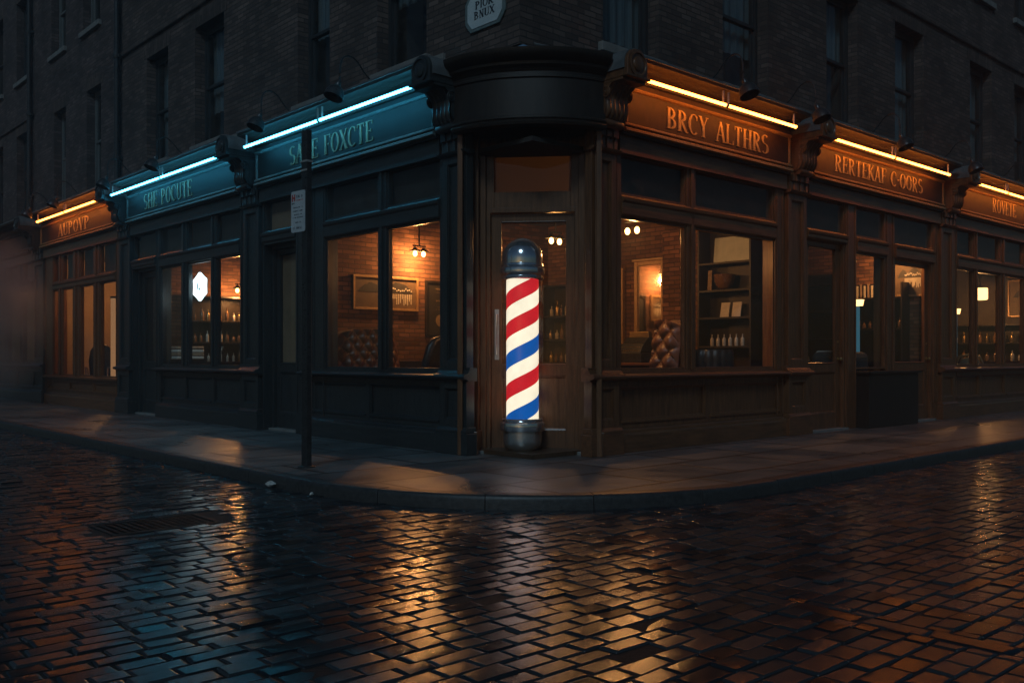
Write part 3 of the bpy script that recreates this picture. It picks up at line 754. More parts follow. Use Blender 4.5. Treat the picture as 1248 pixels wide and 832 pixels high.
    P2 = [(-rr - .015, 4.17), (-rr - .015, zc)] + [((rr + .015) * math.cos(a), zc + (rr + .015) * math.sin(a)) for a in [PI - PI * i / 18 for i in range(1, 18)]] + [(rr + .015, zc), (rr + .015, 4.17)]
    P2 += [(rr + .002, 4.17), (rr + .002, zc)] + [((rr + .002) * math.cos(a), zc + (rr + .002) * math.sin(a)) for a in [PI * i / 18 for i in range(1, 18)]] + [(-rr - .002, zc), (-rr - .002, 4.17)]
    mb = MB()
    n = len(P2) // 2
    oo = P2[:n]; ii = P2[n:][::-1]
    for i in range(n - 1):
        q = [oo[i], oo[i + 1], ii[i + 1], ii[i]]; mb.poly_y(q, yf + .04, .30)
    mb.build('lead_cap', 'lead_flashing', top)
    return e
LPI = [(1.06, 1.59), (5.97, 6.57), (11.21, 11.87), (16.72, 17.60)]
RPI = [(.92, 1.43), (4.92, 5.50), (9.87, 10.49), (15.55, 16.2)]
labsL = ['carved pilaster at the corner, between the lit blue sign and the bowed fascia', 'carved pilaster between the two blue lit shop signs', 'carved pilaster between the farther blue sign and the orange lit shop on the left', 'misty orange tinted pilaster at the far end of the left orange lit shop']
labsR = ['carved pilaster at the corner, right of the entrance door, next to the first orange sign', 'orange lit carved pilaster between the first and second signs of the right street', 'carved pilaster between the shop with two doors and the last shop on the right', 'carved pilaster at the far end of the last shop on the right']
for (a, b), lab in zip(LPI, labsL): pilaster('L', a, b, lab, 'painted_wood', 'painted_wood_rail')
for (a, b), lab in zip(RPI, labsR): pilaster('R', a, b, lab, 'dark_wood', 'dark_wood_rail')

# ------------------------------------------------------------------ shopfronts
def riser(parent, x0, x1, npan, mat, rail, y=.12, top=.82, name='stall_riser'):
    """panelled stall riser with skirting"""
    mb = MB(); mb.box(x0, x1, y - .06, y + .1, 0, .20); mb.prism([(y + .1, .20), (y - .06, .20), (y - .055, .225), (y - .02, .25), (y - .01, .27), (y + .1, .27)], x0, x1)
    sk = mb.build('skirting', rail, parent, bevel=.004)
    mb = MB(); st = .09; wd = (x1 - x0 - st) / npan
    for i in range(npan + 1): mb.box(x0 + i * wd, x0 + i * wd + st, y, y + .1, .272, top - .002)
    for i in range(npan):
        a, b = x0 + i * wd + st, x0 + (i + 1) * wd
        mb.box(a, b, y + .001, y + .1, .272, .34); mb.box(a, b, y + .001, y + .1, top - .07, top - .002)
        mb.box(a, b, y + .038, y + .1, .34, top - .07)
        t = .026; c, d = .34, top - .07
        mb.prism([(y + .038, c), (y - .016, c - .006), (y - .018, c + t * .4), (y - .004, c + t * .8), (y + .02, c + t * 1.1), (y + .038, c + t * 1.9)], a, b)
        mb.prism([(y + .038, d), (y + .004, d), (y + .02, d - t), (y + .038, d - t * 1.4)], a, b)
        mb.box(a, a + t, y + .012, y + .038, c, d); mb.box(b - t, b, y + .012, y + .038, c, d)
    return mb.build(name, mat, parent, bevel=.003)
def sill(parent, x0, x1, rail, y=.12):
    mb = MB(); mb.prism([(y + .1, .82), (y - .05, .82), (y - .075, .835), (y - .125, .85), (y - .14, .865), (y - .13, .885), (y - .02, .90), (y - .02, .935), (y + .1, .935)], x0, x1)
    return mb.build('sill', rail, parent, bevel=.003)
def glazing(parent, xs, mw, mat, rail, y=.12, z0=.935, z1=2.70, zr=2.94, zt=3.42, tint='shop_glass', tz=True, name='window'):
    """xs: pane edges [(a,b),...] with mullions between; a rail, then transom lights above"""
    a0, b0 = xs[0][0], xs[-1][1]
    for i, (a, b) in enumerate(xs):
        f = MB(); t = .028
        f.box(a, a + t, y - .0, y + .06, z0, z1); f.box(b - t, b, y, y + .06, z0, z1); f.box(a + t, b - t, y + .001, y + .06, z0, z0 + t); f.box(a + t, b - t, y + .001, y + .06, z1 - t, z1)
        w = f.build(name, mat, parent, bevel=.003)
        p = MB(); p.add([(a + .01, y + .035, z0 + .01), (b - .01, y + .035, z0 + .01), (b - .01, y + .035, z1 - .01), (a + .01, y + .035, z1 - .01)], [(0, 1, 2, 3)]); p.build('pane', tint, w)
        if tz:
            f = MB(); f.box(a, a + t, y, y + .06, zr, zt); f.box(b - t, b, y, y + .06, zr, zt); f.box(a + t, b - t, y + .001, y + .06, zr, zr + t); f.box(a + t, b - t, y + .001, y + .06, zt - t, zt)
            w = f.build('transom_light', mat, parent, bevel=.003)
            p = MB(); p.add([(a + .01, y + .035, zr + .01), (b - .01, y + .035, zr + .01), (b - .01, y + .035, zt - .01), (a + .01, y + .035, zt - .01)], [(0, 1, 2, 3)]); p.build('pane', tint, w)
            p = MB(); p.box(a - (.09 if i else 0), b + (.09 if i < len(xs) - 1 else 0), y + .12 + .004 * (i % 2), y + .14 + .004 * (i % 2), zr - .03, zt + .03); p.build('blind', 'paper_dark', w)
    for i in range(len(xs) - 1):
        a, b = xs[i][1], xs[i + 1][0]; m = (a + b) / 2
        f = MB(); f.box(a - .001, b + .001, y - .02, y + .08, z0, 3.46)
        f.box(m - .022, m + .022, y - .045, y - .02, z0, 3.46); f.build('mullion', mat, parent, bevel=.005)
def rail_bar(parent, x0, x1, rail, y=.12, z1=2.70, zr=2.94):
    mb = MB(); mb.prism([(y + .08, z1), (y - .03, z1), (y - .045, z1 + .02), (y - .045, zr - .09), (y - .065, zr - .07), (y - .07, zr - .035), (y - .03, zr - .02), (y - .02, zr), (y + .08, zr)], x0, x1)
    return mb.build('transom_rail', rail, parent, bevel=.003)
def header(parent, x0, x1, signmat, edge, rail, y=0.0):
    """fascia board, mouldings and cornice above; x0..x1 between consoles"""
    mb = MB(); mb.box(x0, x1, .05, .30, 3.40, 3.60); mb.build('head', rail, parent)
    mb = MB(); mb.box(x0, x1, .0, .30, 3.60, 4.20); fb = mb.build('sign_board', signmat, parent)
    mb = MB()
    for z, d, hh in ((3.655, .045, .026), (3.715, .03, .018)): mb.prism([(.0, z - hh), (-d, z - hh * .6), (-d, z + hh * .3), (-d * .4, z + hh), (0, z + hh)], x0, x1)
    for z, d, hh in ((4.115, .03, .02),): mb.prism([(.0, z - hh), (-d * .6, z - hh * .6), (-d, z + hh * .3), (-d * .9, z + hh), (0, z + hh)], x0, x1)
    mb.box(x0 + .03, x0 + .055, -.022, 0, 3.735, 4.093); mb.box(x1 - .055, x1 - .03, -.022, 0, 3.735, 4.093)
    mb.build('moulding', edge, parent)
    mb = MB(); mb.prism([(.30, 4.20), (.0, 4.20), (-.045, 4.205), (-.055, 4.25), (-.09, 4.275), (-.16, 4.285), (-.165, 4.30), (-.20, 4.315), (-.255, 4.325), (-.30, 4.335), (-.31, 4.375), (-.27, 4.39), (.30, 4.42)], x0, x1)
    mb.build('cornice', 'black_wood', parent)
    mb = MB(); mb.prism([(.32, 4.425), (-.28, 4.400), (-.312, 4.388), (-.312, 4.37), (-.32, 4.37), (-.32, 4.398), (.32, 4.437)], x0, x1); mb.build('lead_cap', 'lead_flashing', parent)
    mb = MB(); yy = .285 if parent.rotation_euler.z > 0 else .105; mb.box(x0, x1, yy, yy + .05, 4.40, 4.60); mb.build('stone_course', 'stone_sill', parent)
    return fb
def shop_door(parent, x0, x1, y, ztop, mat, rail, glass=(1.0, 2.62), hinge='r', handle='bar', tint='shop_glass', backing=None, fz=True, gx=None):
    """framed door set back at depth y"""
    st = .13; d = MB(); g0, g1 = glass
    a, b = x0 + .05, x1 - .05
    gl_, gr_ = (a + st, b - st) if gx is None else gx
    d.box(a, gl_, y, y + .05, .03, ztop); d.box(gr_, b, y, y + .05, .03, ztop)
    d.box(gl_, gr_, y + .001, y + .05, .03, .25); d.box(gl_, gr_, y + .001, y + .05, g0 - .13, g0); d.box(gl_, gr_, y + .001, y + .05, g1, ztop)
    d.box(gl_, gr_, y + .02, y + .045, .25, g0 - .13)
    for z, sg in ((.25, 1), (g0 - .13, -1)): d.prism([(y + .02, z), (y - .004, z), (y + .006, z + sg * .022), (y + .02, z + sg * .035)], gl_, gr_)
    for z, sg in ((g0, 1), (g1, -1)): d.prism([(y + .035, z), (y - .006, z), (y - .004, z - sg * .012), (y + .001, z - sg * .016), (y + .035, z + sg * .012)], gl_, gr_)
    for xx in (gl_, gr_ - .012): d.box(xx, xx + .012, y + .003, y + .035, .25, g0 - .13); 
    door = d.build('door', mat, parent, bevel=.003)
    p = MB(); p.add([(gl_, y + .03, g0), (gr_, y + .03, g0), (gr_, y + .03, g1), (gl_, y + .03, g1)], [(0, 1, 2, 3)]); p.build('pane', tint, door)
    if backing:
        p = MB(); p.box(gl_ - .02, gr_ + .02, y + .055, y + .065, g0 - .02, g1 + .02); p.build('blind', backing, door)
    hx = (a + st * .5) if hinge == 'r' else (b - st * .5)
    h = MB()
    if handle == 'bar':
        h.tube([(hx, y, 1.58), (hx, y - .055, 1.58), (hx, y - .055, 1.12), (hx, y, 1.12)], .012, 8); h.box(hx - .025, hx + .025, y - .006, y + .002, 1.06, 1.64)
        h.build('handle', 'dull_steel', door)
    else:
        h.lathe([(.028, y - .002), (.028, y - .01), (.01, y - .012), (.01, y - .04), (.026, y - .045), (.03, y - .06), (.02, y - .072)], c=(hx, 0, 1.06), n=14, axis='y'); h.build('handle', 'brass', door, smooth=True)
        h = MB(); h.lathe([(.018, y - .002), (.018, y - .008), (.004, y - .009)], c=(hx, 0, 1.32), n=12, axis='y'); h.build('lock', 'brass', door)
    f = MB(); f.box(x0, a - .003, y - .06, y + .1, 0, ztop + .06); f.box(b + .003, x1, y - .06, y + .1, 0, ztop + .06); f.box(x0, x1, y - .059, y + .1, ztop + .004, ztop + .062)
    f.build('door_frame', mat, parent, bevel=.004)
    t = MB(); t.box(x0, x1, y - .12, y + .1, -.01, .028); t.build('threshold', 'stone_sill', parent, bevel=.004)
    return door
def post(parent, x0, x1, mat, y=.10, z0=0, z1=3.46, dep=.2):
    mb = MB(); mb.box(x0, x1, y, y + dep, z0, z1)
    w = x1 - x0
    if w > .12: mb.box(x0 + .03, x0 + .05, y - .012, y, .3, z1 - .02); mb.box(x1 - .05, x1 - .03, y - .012, y, .3, z1 - .02)
    return mb.build('post', mat, parent, bevel=.005)
def reveal(parent, x0, x1, y0, y1, z1, mat):
    """sides and soffit of a door recess"""
    mb = MB(); mb.box(x0 - .02, x0, y0, y1, 0, z1); mb.box(x1, x1 + .02, y0, y1, 0, z1); mb.box(x0 - .02, x1 + .02, y0, y1, z1, z1 + .03)
    return mb.build('door_reveal', mat, parent)

PW, PR_ = 'painted_wood', 'painted_wood_rail'; DW, DRL = 'dark_wood', 'dark_wood_rail'
# --- right street, first shop (s 1.43 .. 4.92)
S = 1.43; e = fempty('shopfront', 'R', S); tag(e, 'shopfront right of the corner door with a two pane window and largest orange sign', 'shopfront', 'shopfronts')
X = lambda s: s - S
riser(e, X(1.43), X(4.92), 2, DW, DRL); sill(e, X(1.43), X(4.92), DRL)
post(e, X(1.43), X(1.50), DW, z0=.82); post(e, X(4.70), X(4.92), DW, z0=.935)
glazing(e, [(X(1.50), X(2.73)), (X(2.90), X(4.70))], .17, DW, DRL)
for a, b in ((1.50, 4.70),): rail_bar(e, X(a), X(b), DRL)
fb = header(e, X(1.43), X(4.92), 'sign_brown', 'gilt_edge', DRL)
lettering('lettering', 'BRCY ALTHRS', X(2.20), X(4.36), 3.79, .25, 0, 'gold_leaf', fb)
# --- right street, second shop (5.50 .. 9.87): door, window over a box riser, door
S = 5.50; e = fempty('shopfront', 'R', S); tag(e, 'shopfront with two glazed doors and a narrow window over a dark box riser', 'shopfront', 'shopfronts')
shop_door(e, X(5.52), X(6.66), .18, 2.78, DW, DRL, glass=(1.0, 2.70), hinge='l', handle='knob')
shop_door(e, X(8.25), X(9.70), .18, 2.68, DW, DRL, glass=(1.0, 2.62), hinge='l', handle='knob')
post(e, X(6.66), X(6.97), DW, z0=0); post(e, X(7.96), X(8.25), DW, z0=0, y=.12); post(e, X(9.70), X(9.87), DW)
glazing(e, [(X(6.97), X(7.96))], .2, DW, DRL, z0=.90)
for a, b in ((5.52, 6.66), (8.25, 9.70)):
    f = MB(); f.box(X(a), X(a) + .03, .12, .18, 2.94, 3.42); f.box(X(b) - .03, X(b), .12, .18, 2.94, 3.42); f.box(X(a) + .03, X(b) - .03, .121, .18, 3.39, 3.42)
    w = f.build('transom_light', DW, e, bevel=.003)
    p = MB(); p.add([(X(a), .155, 2.94), (X(b), .155, 2.94), (X(b), .155, 3.42), (X(a), .155, 3.42)], [(0, 1, 2, 3)]); p.build('pane', 'shop_glass', w)
    p = MB(); p.box(X(a), X(b), .24, .26, 2.94, 3.42); p.build('blind', 'paper_dark', w)
for a, b in ((5.52, 6.659), (6.971, 7.959), (8.251, 9.699)): rail_bar(e, X(a), X(b), DRL, z1=2.79 if a < 6 else 2.70)
mb = MB(); mb.box(X(6.98), X(8.66), -.10, .13, 0, .83); mb.box(X(6.94), X(8.70), -.14, .16, .83, .87); mb.build('box_riser', 'black_wood', e, bevel=.005)
fb = header(e, X(5.50), X(9.87), 'sign_brown', 'gilt_edge', DRL)
lettering('lettering', 'RERTEKAF C.OORS', X(6.12), X(9.02), 3.81, .24, 0, 'gold_leaf', fb)
# --- right street, third shop (10.49 .. 15.55)
S = 10.49; e = fempty('shopfront', 'R', S); tag(e, 'last shopfront at the right edge with a row of narrow panes and an orange sign', 'shopfront', 'shopfronts')
riser(e, X(10.49), X(15.55), 4, DW, DRL); sill(e, X(10.49), X(15.55), DRL)
post(e, X(10.49), X(10.68), DW, z0=.935); post(e, X(15.30), X(15.55), DW, z0=.935)
glazing(e, [(X(10.68), X(11.45)), (X(11.60), X(12.72)), (X(12.95), X(14.0)), (X(14.2), X(15.3))], .2, DW, DRL)
rail_bar(e, X(10.68), X(15.3), DRL)
fb = header(e, X(10.49), X(15.55), 'sign_brown', 'gilt_edge', DRL)
lettering('lettering', 'ROVETE', X(12.02), X(13.2), 3.83, .26, 0, 'gold_leaf', fb)
# --- right street beyond: plain dark shopfront outside the frame
S = 16.2; e = fempty('shopfront', 'R', S); tag(e, 'unlit shopfront beyond the last orange sign', 'shopfront', 'shopfronts')
riser(e, 0, 5, 4, DW, DRL); sill(e, 0, 5, DRL); glazing(e, [(.1, 1.2), (1.4, 2.5), (2.7, 3.8), (4.0, 4.9)], .2, DW, DRL); rail_bar(e, .1, 4.9, DRL); header(e, 0, 5, 'sign_brown', 'gilt_edge', DRL)
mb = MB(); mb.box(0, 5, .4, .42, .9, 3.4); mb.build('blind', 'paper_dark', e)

# --- left street, first shop (s 1.59 .. 5.97)
S = 1.59; e = fempty('shopfront', 'L', S); tag(e, 'shopfront left of the corner with the nearer blue sign and a two pane window', 'shopfront', 'shopfronts')
X = lambda s: -(s - S)
riser(e, X(4.75), X(1.59), 2, PW, PR_); sill(e, X(4.75), X(1.59), PR_)
post(e, X(1.64), X(1.59), PW, z0=.935); post(e, X(4.50), X(4.17), PW, z0=.935); post(e, X(4.96), X(4.75), PW); post(e, X(4.75), X(4.50), PW, z0=.935, y=.115)
glazing(e, [(X(4.17), X(2.91)), (X(2.73), X(1.64))], .18, PW, PR_)
rail_bar(e, X(4.17), X(1.64), PR_)
shop_door(e, X(5.93), X(4.98), .30, 2.70, PW, PR_, glass=(1.0, 2.62), hinge='l', backing='blind_cloth', handle='knob', gx=(X(5.80), X(5.12)))
reveal(e, X(5.95), X(4.97), .10, .40, 2.76, PW)
f = MB(); f.box(X(5.93), X(5.90), .12, .18, 2.96, 3.42); f.box(X(5.0), X(4.97), .12, .18, 2.96, 3.42); f.box(X(5.90), X(5.0), .121, .18, 3.39, 3.42); w = f.build('transom_light', PW, e, bevel=.003)
p = MB(); p.add([(X(5.93), .155, 2.94), (X(4.97), .155, 2.94), (X(4.97), .155, 3.42), (X(5.93), .155, 3.42)], [(0, 1, 2, 3)]); p.build('pane', 'shop_glass', w)
p = MB(); p.box(X(5.93), X(4.97), .24, .26, 2.96, 3.42); p.build('blind', 'blind_cloth', w)
rail_bar(e, X(5.95), X(4.97), PR_, z1=2.79, zr=2.96); post(e, X(5.97), X(5.93), PW)
fb = header(e, X(5.97), X(1.59), 'sign_teal', 'teal_edge', PR_)
lettering('lettering', 'SAKE FOXCTE', X(4.95), X(2.87), 3.79, .26, 0, 'gold_leaf_blue_lit', fb)
# --- left street, second shop (6.57 .. 11.21)
S = 6.57; e = fempty('shopfront', 'L', S); tag(e, 'shopfront under the farther blue sign with three tall panes and a dark door', 'shopfront', 'shopfronts')
riser(e, X(10.0), X(6.57), 3, PW, PR_); sill(e, X(10.0), X(6.57), PR_)
post(e, X(6.70), X(6.57), PW, z0=.935); post(e, X(10.06), X(9.84), PW, z0=.0)
glazing(e, [(X(9.84), X(8.94)), (X(8.70), X(7.76)), (X(7.58), X(6.70))], .2, PW, PR_)
rail_bar(e, X(9.84), X(6.70), PR_)
shop_door(e, X(11.19), X(10.06), .26, 2.70, PW, PR_, glass=(1.0, 2.60), hinge='l', backing='paper_dark', handle='knob')
reveal(e, X(11.20), X(10.06), .10, .36, 2.76, PW)
f = MB(); f.box(X(11.19), X(11.16), .12, .18, 2.94, 3.42); f.box(X(10.09), X(10.06), .12, .18, 2.94, 3.42); f.box(X(11.17), X(10.08), .121, .18, 3.39, 3.42); w = f.build('transom_light', PW, e)
p = MB(); p.add([(X(11.19), .155, 2.94), (X(10.06), .155, 2.94), (X(10.06), .155, 3.42), (X(11.19), .155, 3.42)], [(0, 1, 2, 3)]); p.build('pane', 'shop_glass', w)
p = MB(); p.box(X(11.19), X(10.06), .24, .26, 2.94, 3.42); p.build('blind', 'paper_dark', w)
rail_bar(e, X(11.20), X(10.06), PR_, z1=2.79)
fb = header(e, X(11.21), X(6.57), 'sign_teal', 'teal_edge', PR_)
lettering('lettering', 'SHE POCUTE', X(10.35), X(8.25), 3.79, .28, 0, 'gold_leaf_blue_lit', fb)
# --- left street, third shop (11.87 .. 16.72), orange
S = 11.87; e = fempty('shopfront', 'L', S); tag(e, 'misty shopfront under the only orange sign of the left street', 'shopfront', 'shopfronts')
riser(e, X(16.72), X(11.87), 3, DW, DRL, top=.60)
mb = MB(); mb.prism([(.22, .60), (.07, .60), (.03, .62), (.03, .65), (.10, .67), (.22, .67)], X(16.72), X(11.87)); mb.build('sill', DRL, e)
post(e, X(12.1), X(11.87), DW, z0=.67); post(e, X(16.72), X(16.1), DW, z0=.67)
glazing(e, [(X(16.1), X(15.75)), (X(15.45), X(14.75)), (X(14.30), X(13.42)), (X(13.05), X(12.1))], .3, DW, DRL, z0=.67, z1=2.62, zr=2.80, zt=3.40)
rail_bar(e, X(16.1), X(12.1), DRL, z1=2.62, zr=2.80)
fb = header(e, X(16.72), X(11.87), 'sign_brown', 'gilt_edge', DRL)
lettering('lettering', 'AUPOVP', X(15.40), X(13.36), 3.77, .27, 0, 'gold_leaf', fb)
# --- left street, fourth shop: dark (17.60 .. 26)
S = 17.6; e = fempty('shopfront', 'L', S); tag(e, 'unlit dark shopfront at the far left edge', 'shopfront', 'shopfronts')
riser(e, X(26), X(17.6), 5, PW, PR_); sill(e, X(26), X(17.6), PR_)
glazing(e, [(X(25.9), X(24.2)), (X(24.0), X(22.3)), (X(22.1), X(20.4)), (X(20.0), X(18.9)), (X(18.6), X(17.7))], .2, PW, PR_); rail_bar(e, X(25.9), X(17.7), PR_)
header(e, X(26), X(17.6), 'sign_teal', 'painted_wood', PR_)
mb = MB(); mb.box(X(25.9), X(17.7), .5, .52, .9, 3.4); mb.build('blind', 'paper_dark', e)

# ------------------------------------------------------------------ corner entrance under the bowed fascia
A_ = fac('L', 1.06); B_ = fac('R', .92); mid_ = (A_ + B_) / 2; half = (B_ - A_).length / 2
ca = math.atan2((B_ - A_).y, (B_ - A_).x)
e = empty('corner_entrance', mid_, ca); tag(e, 'dark wooden corner entrance with a glazed door below a bowed blank fascia', 'entrance')
dy = .50
shop_door(e, -.53, .53, dy, 2.74, 'dark_wood', 'dark_wood_rail', glass=(1.01, 2.64), hinge='r', gx=(-.36, .38))
# over-door light
f = MB(); f.box(-.53, -.44, dy - .06, dy + .1, 2.80, 3.60); f.box(.44, .53, dy - .06, dy + .1, 2.80, 3.60); f.box(-.44, .44, dy - .055, dy + .1, 2.80, 2.98); f.box(-.44, .44, dy - .055, dy + .1, 3.49, 3.60)
w = f.build('transom_light', 'dark_wood', e, bevel=.004)
p = MB(); p.add([(-.44, dy + .0, 2.98), (.44, dy, 2.98), (.44, dy, 3.49), (-.44, dy, 3.49)], [(0, 1, 2, 3)]); p.build('pane', 'shop_glass', w)
p = MB(); p.add([(-.46, dy + .055, 2.96), (.46, dy + .055, 2.96), (.46, dy + .055, 3.4), (-.46, dy + .055, 3.4)], [(0, 1, 2, 3)]); p.build('blind', 'thin_blind', w)
# stepped timber jambs from pilaster to door
for sx in (-1, 1):
    mb = MB()
    for x0, x1, y0, y1 in ((.53, .60, dy - .10, dy + .12), (.60, .66, .30, dy + .12), (.66, .74, .12, dy + .12), (.74, .80, .05, dy)):
        mb.box(sx * x0, sx * x1, y0, y1, 0, 3.60)
    mb.box(sx * .58, sx * .82, .10, dy, 0, .26)
    mb.build('jamb', 'dark_wood', e, bevel=.006)
mb = MB(); mb.box(-.8, .8, .02, dy + .2, 3.60, 3.63); mb.build('soffit', 'black_wood', e)
mb = MB(); mb.box(-.74, .74, .25, dy - .0, -.01, .035); mb.build('doorstep', 'stone_sill', e, bevel=.008)
# bowed fascia: swept profile
def bow(prof, name, mat, hw=.84, depth=.30, n=28, y0=.0):
    mb = MB(); k = len(prof); vs = []; fs = []
    for i in range(n + 1):
        u = -1 + 2 * i / n; x = hw * u; yb = y0 - depth * (1 - abs(u) ** 2.3)
        nx = -depth * 2.3 * abs(u) ** 1.3 * (1 if u > 0 else -1) / hw; l = math.hypot(1, nx)
        for o, z in prof: vs.append((x + (nx / -l) * o * .7, yb - o / l, z))
    for i in range(n):
        for j in range(k): fs.append((i * k + j, i * k + (j + 1) % k, (i + 1) * k + (j + 1) % k, (i + 1) * k + j))
    fs += [tuple(range(k)), tuple(n * k + j for j in range(k))[::-1]]
    mb.add(vs, fs); return mb.build(name, mat, e, smooth=True)
bow([(0, 3.58), (.0, 4.22), (-.10, 4.22), (-.10, 3.58)], 'bowed_fascia', 'black_wood')
bow([(.0, 3.56), (.035, 3.565), (.045, 3.59), (.03, 3.61), (.015, 3.62), (.03, 3.635), (.03, 3.65), (.0, 3.665), (-.12, 3.665), (-.12, 3.56)], 'lower_moulding', 'black_wood')
bow([(.0, 4.06), (.02, 4.07), (.02, 4.09), (.0, 4.10), (-.09, 4.10), (-.09, 4.06)], 'bead', 'black_wood')
bow([(-.12, 4.14), (.015, 4.14), (.03, 4.17), (.07, 4.19), (.075, 4.22), (.13, 4.245), (.165, 4.27), (.18, 4.30), (.185, 4.33), (.17, 4.34), (-.12, 4.34)], 'cornice', 'black_wood')
# lead roof over the bow, rising to the brick corner
mb = MB(); vs = [(0, .02, 4.47)]; n = 28
for i in range(n + 1):
    u = -1 + 2 * i / n; x = .93 * u; yb = .02 - .47 * (1 - abs(u) ** 2.3); vs.append((x, yb, 4.345))
vs.append((.95, .7, 4.43)); vs.append((-.95, .7, 4.43))
mb.add(vs, [(0, i, i + 1) for i in range(1, n + 1)] + [(0, n + 1, n + 2), (0, n + 2, n + 3), (0, n + 3, 1)])
mb.build('lead_roof', 'lead_flashing', e)
for sx in (-1, 1):
    mb = MB(); mb.tube([(0, -.26, 4.455), (sx * .45, -.0, 4.41), (sx * .95, .28, 4.40)], .014, 6); mb.build('flashing_roll', 'lead_flashing', e)

#@@LIGHTS
# ------------------------------------------------------------------ neon tubes
def tube_light(side, s0, s1, matn, label):
    L = s1 - s0; e = fempty('tube_light', side, (s0 + s1) / 2, .285, 4.145); tag(e, label, 'neon tube', 'neon tubes under the cornices')
    nseg = max(1, round(L / 1.9)); w = L / nseg
    for i in range(nseg):
        a = -L / 2 + i * w + .025; b = a + w - .05
        mb = MB(); mb.lathe([(.018, a), (.018, b)], n=10, axis='x'); mb.build('tube', matn, e)
        mb = MB()
        for q in (a - .02, b): mb.lathe([(.027, q), (.027, q + .02)], n=10, axis='x')
        mb.box(a + .02, a + .035, .0, .02, .0, .17); mb.box(b - .035, b - .02, .0, .02, .0, .17)
        mb.build('end_cap', 'dull_steel', e)
tube_light('R', 1.40, 4.60, 'tube_orange', 'orange neon tube above the largest sign right of the corner')
tube_light('R', 5.40, 9.44, 'tube_orange', 'orange neon tube above the sign over the two doored shop')
tube_light('R', 10.38, 15.2, 'tube_orange', 'orange neon tube above the sign at the right edge')
tube_light('L', 1.57, 5.78, 'tube_blue', 'blue neon tube above the nearer blue lit sign')
tube_light('L', 6.50, 11.25, 'tube_blue', 'blue neon tube above the farther blue lit sign')
tube_light('L', 12.05, 16.0, 'tube_orange', 'orange neon tube above the misty shop of the left street')

# gooseneck lamps
def gooseneck(label):
    e = empty('gooseneck_lamp'); tag(e, label, 'lamp', 'unlit gooseneck lamps over the signs')
    mb = MB(); mb.lathe([(.05, 0), (.05, .012), (.02, .02), (.015, .05)], n=14, axis='z'); mb.build('mount', 'black_metal', e, smooth=True)
    P = []
    ctrl = [(0, .0, .03), (0, -.10, .03), (0, -.25, .12), (0, -.38, .26), (0, -.50, .30), (0, -.59, .24), (0, -.62, .10), (0, -.62, -.06)]
    for i in range(len(ctrl) - 1):
        p0 = Vector(ctrl[max(i - 1, 0)]); p1 = Vector(ctrl[i]); p2 = Vector(ctrl[i + 1]); p3 = Vector(ctrl[min(i + 2, len(ctrl) - 1)])
        for j in range(5):
            t = j / 5; P.append(.5 * ((2 * p1) + (-p0 + p2) * t + (2 * p0 - 5 * p1 + 4 * p2 - p3) * t * t + (-p0 + 3 * p1 - 3 * p2 + p3) * t ** 3))
    P.append(Vector(ctrl[-1]))
    mb = MB(); mb.tube(P, .0105, 8); mb.build('arm', 'black_metal', e, smooth=True)
    mb = MB()
    mb.lathe([(.012, -.02), (.028, -.03), (.034, -.06), (.03, -.085), (.045, -.095), (.085, -.125), (.112, -.175), (.12, -.235), (.122, -.25), (.114, -.25), (.108, -.20), (.08, -.14), (.02, -.11)], n=22)
    tilt = Matrix.Rotation(R(-22), 4, 'X')
    mb.move(lambda v: (tilt @ v) + Vector((0, -.62, -.01)))
    mb.build('shade', 'black_metal', e, smooth=True)
    return e
goose = gooseneck('gooseneck lamp nearest the corner over the largest orange sign')
spots = [('R', 3.0), ('R', 4.68), ('R', 7.10), ('R', 9.70), ('R', 12.3), ('L', 2.80), ('L', 4.80), ('L', 8.45), ('L', 10.76), ('L', 13.73), ('L', 15.6)]
labs = ['', 'gooseneck lamp over the right end of the largest orange sign, beside the pilaster', 'gooseneck lamp over the first half of the second orange sign on the right', 'gooseneck lamp at the far end of the second orange sign, against its pilaster', 'gooseneck lamp over the sign at the right edge of the photo',
        'gooseneck lamp nearest the corner over the nearer blue sign', 'gooseneck lamp over the left end of the nearer blue sign, above the parking sign post', 'gooseneck lamp in the middle of the farther blue sign', 'gooseneck lamp at the left end of the farther blue sign, next to the orange shop', 'gooseneck lamp over the middle of the left orange sign', 'gooseneck lamp over the far end of the left orange sign']
for i, (sd, s) in enumerate(spots):
    o = goose if i == 0 else copy_tree(goose)
    if i: o['label'] = labs[i]
    n = -.10; o.location = fac(sd, s, n, 4.44); o.rotation_euler.z = ANG_L if sd == 'L' else ANG_R
# wall lantern at the far left edge
e = fempty('bracket_lamp', 'L', 21.4, .0, 4.95); tag(e, 'dark wide shaded bracket lamp jutting out at the left edge of the photo', 'lamp')
mb = MB(); mb.tube([(0, .14, .3), (0, -.3, .42), (0, -.75, .36), (0, -.85, .18)], .02, 8); mb.build('arm', 'black_metal', e)
mb = MB(); mb.lathe([(.04, .2), (.07, .14), (.20, .08), (.33, -.04), (.34, -.10), (.32, -.10), (.2, .04)], c=(0, -.85, 0), n=24); mb.build('shade', 'black_metal', e, smooth=True)

# ------------------------------------------------------------------ barber pole
e = empty('barber_pole', (.118, 10.45, 0)); tag(e, 'lit barber pole with red, white and blue stripes in front of the corner door', 'barber pole')
zt = 1.98; zb = .395
mb = MB(); mb.lathe([(.182, zb), (.182, zt)], n=64)
o = mb.build('striped_cylinder', 'pole_stripes', e, smooth=True)
mb = MB(); mb.lathe([(.218, zb), (.218, zt)], n=64); o = mb.build('glass_tube', 'pole_glass', e, smooth=True)
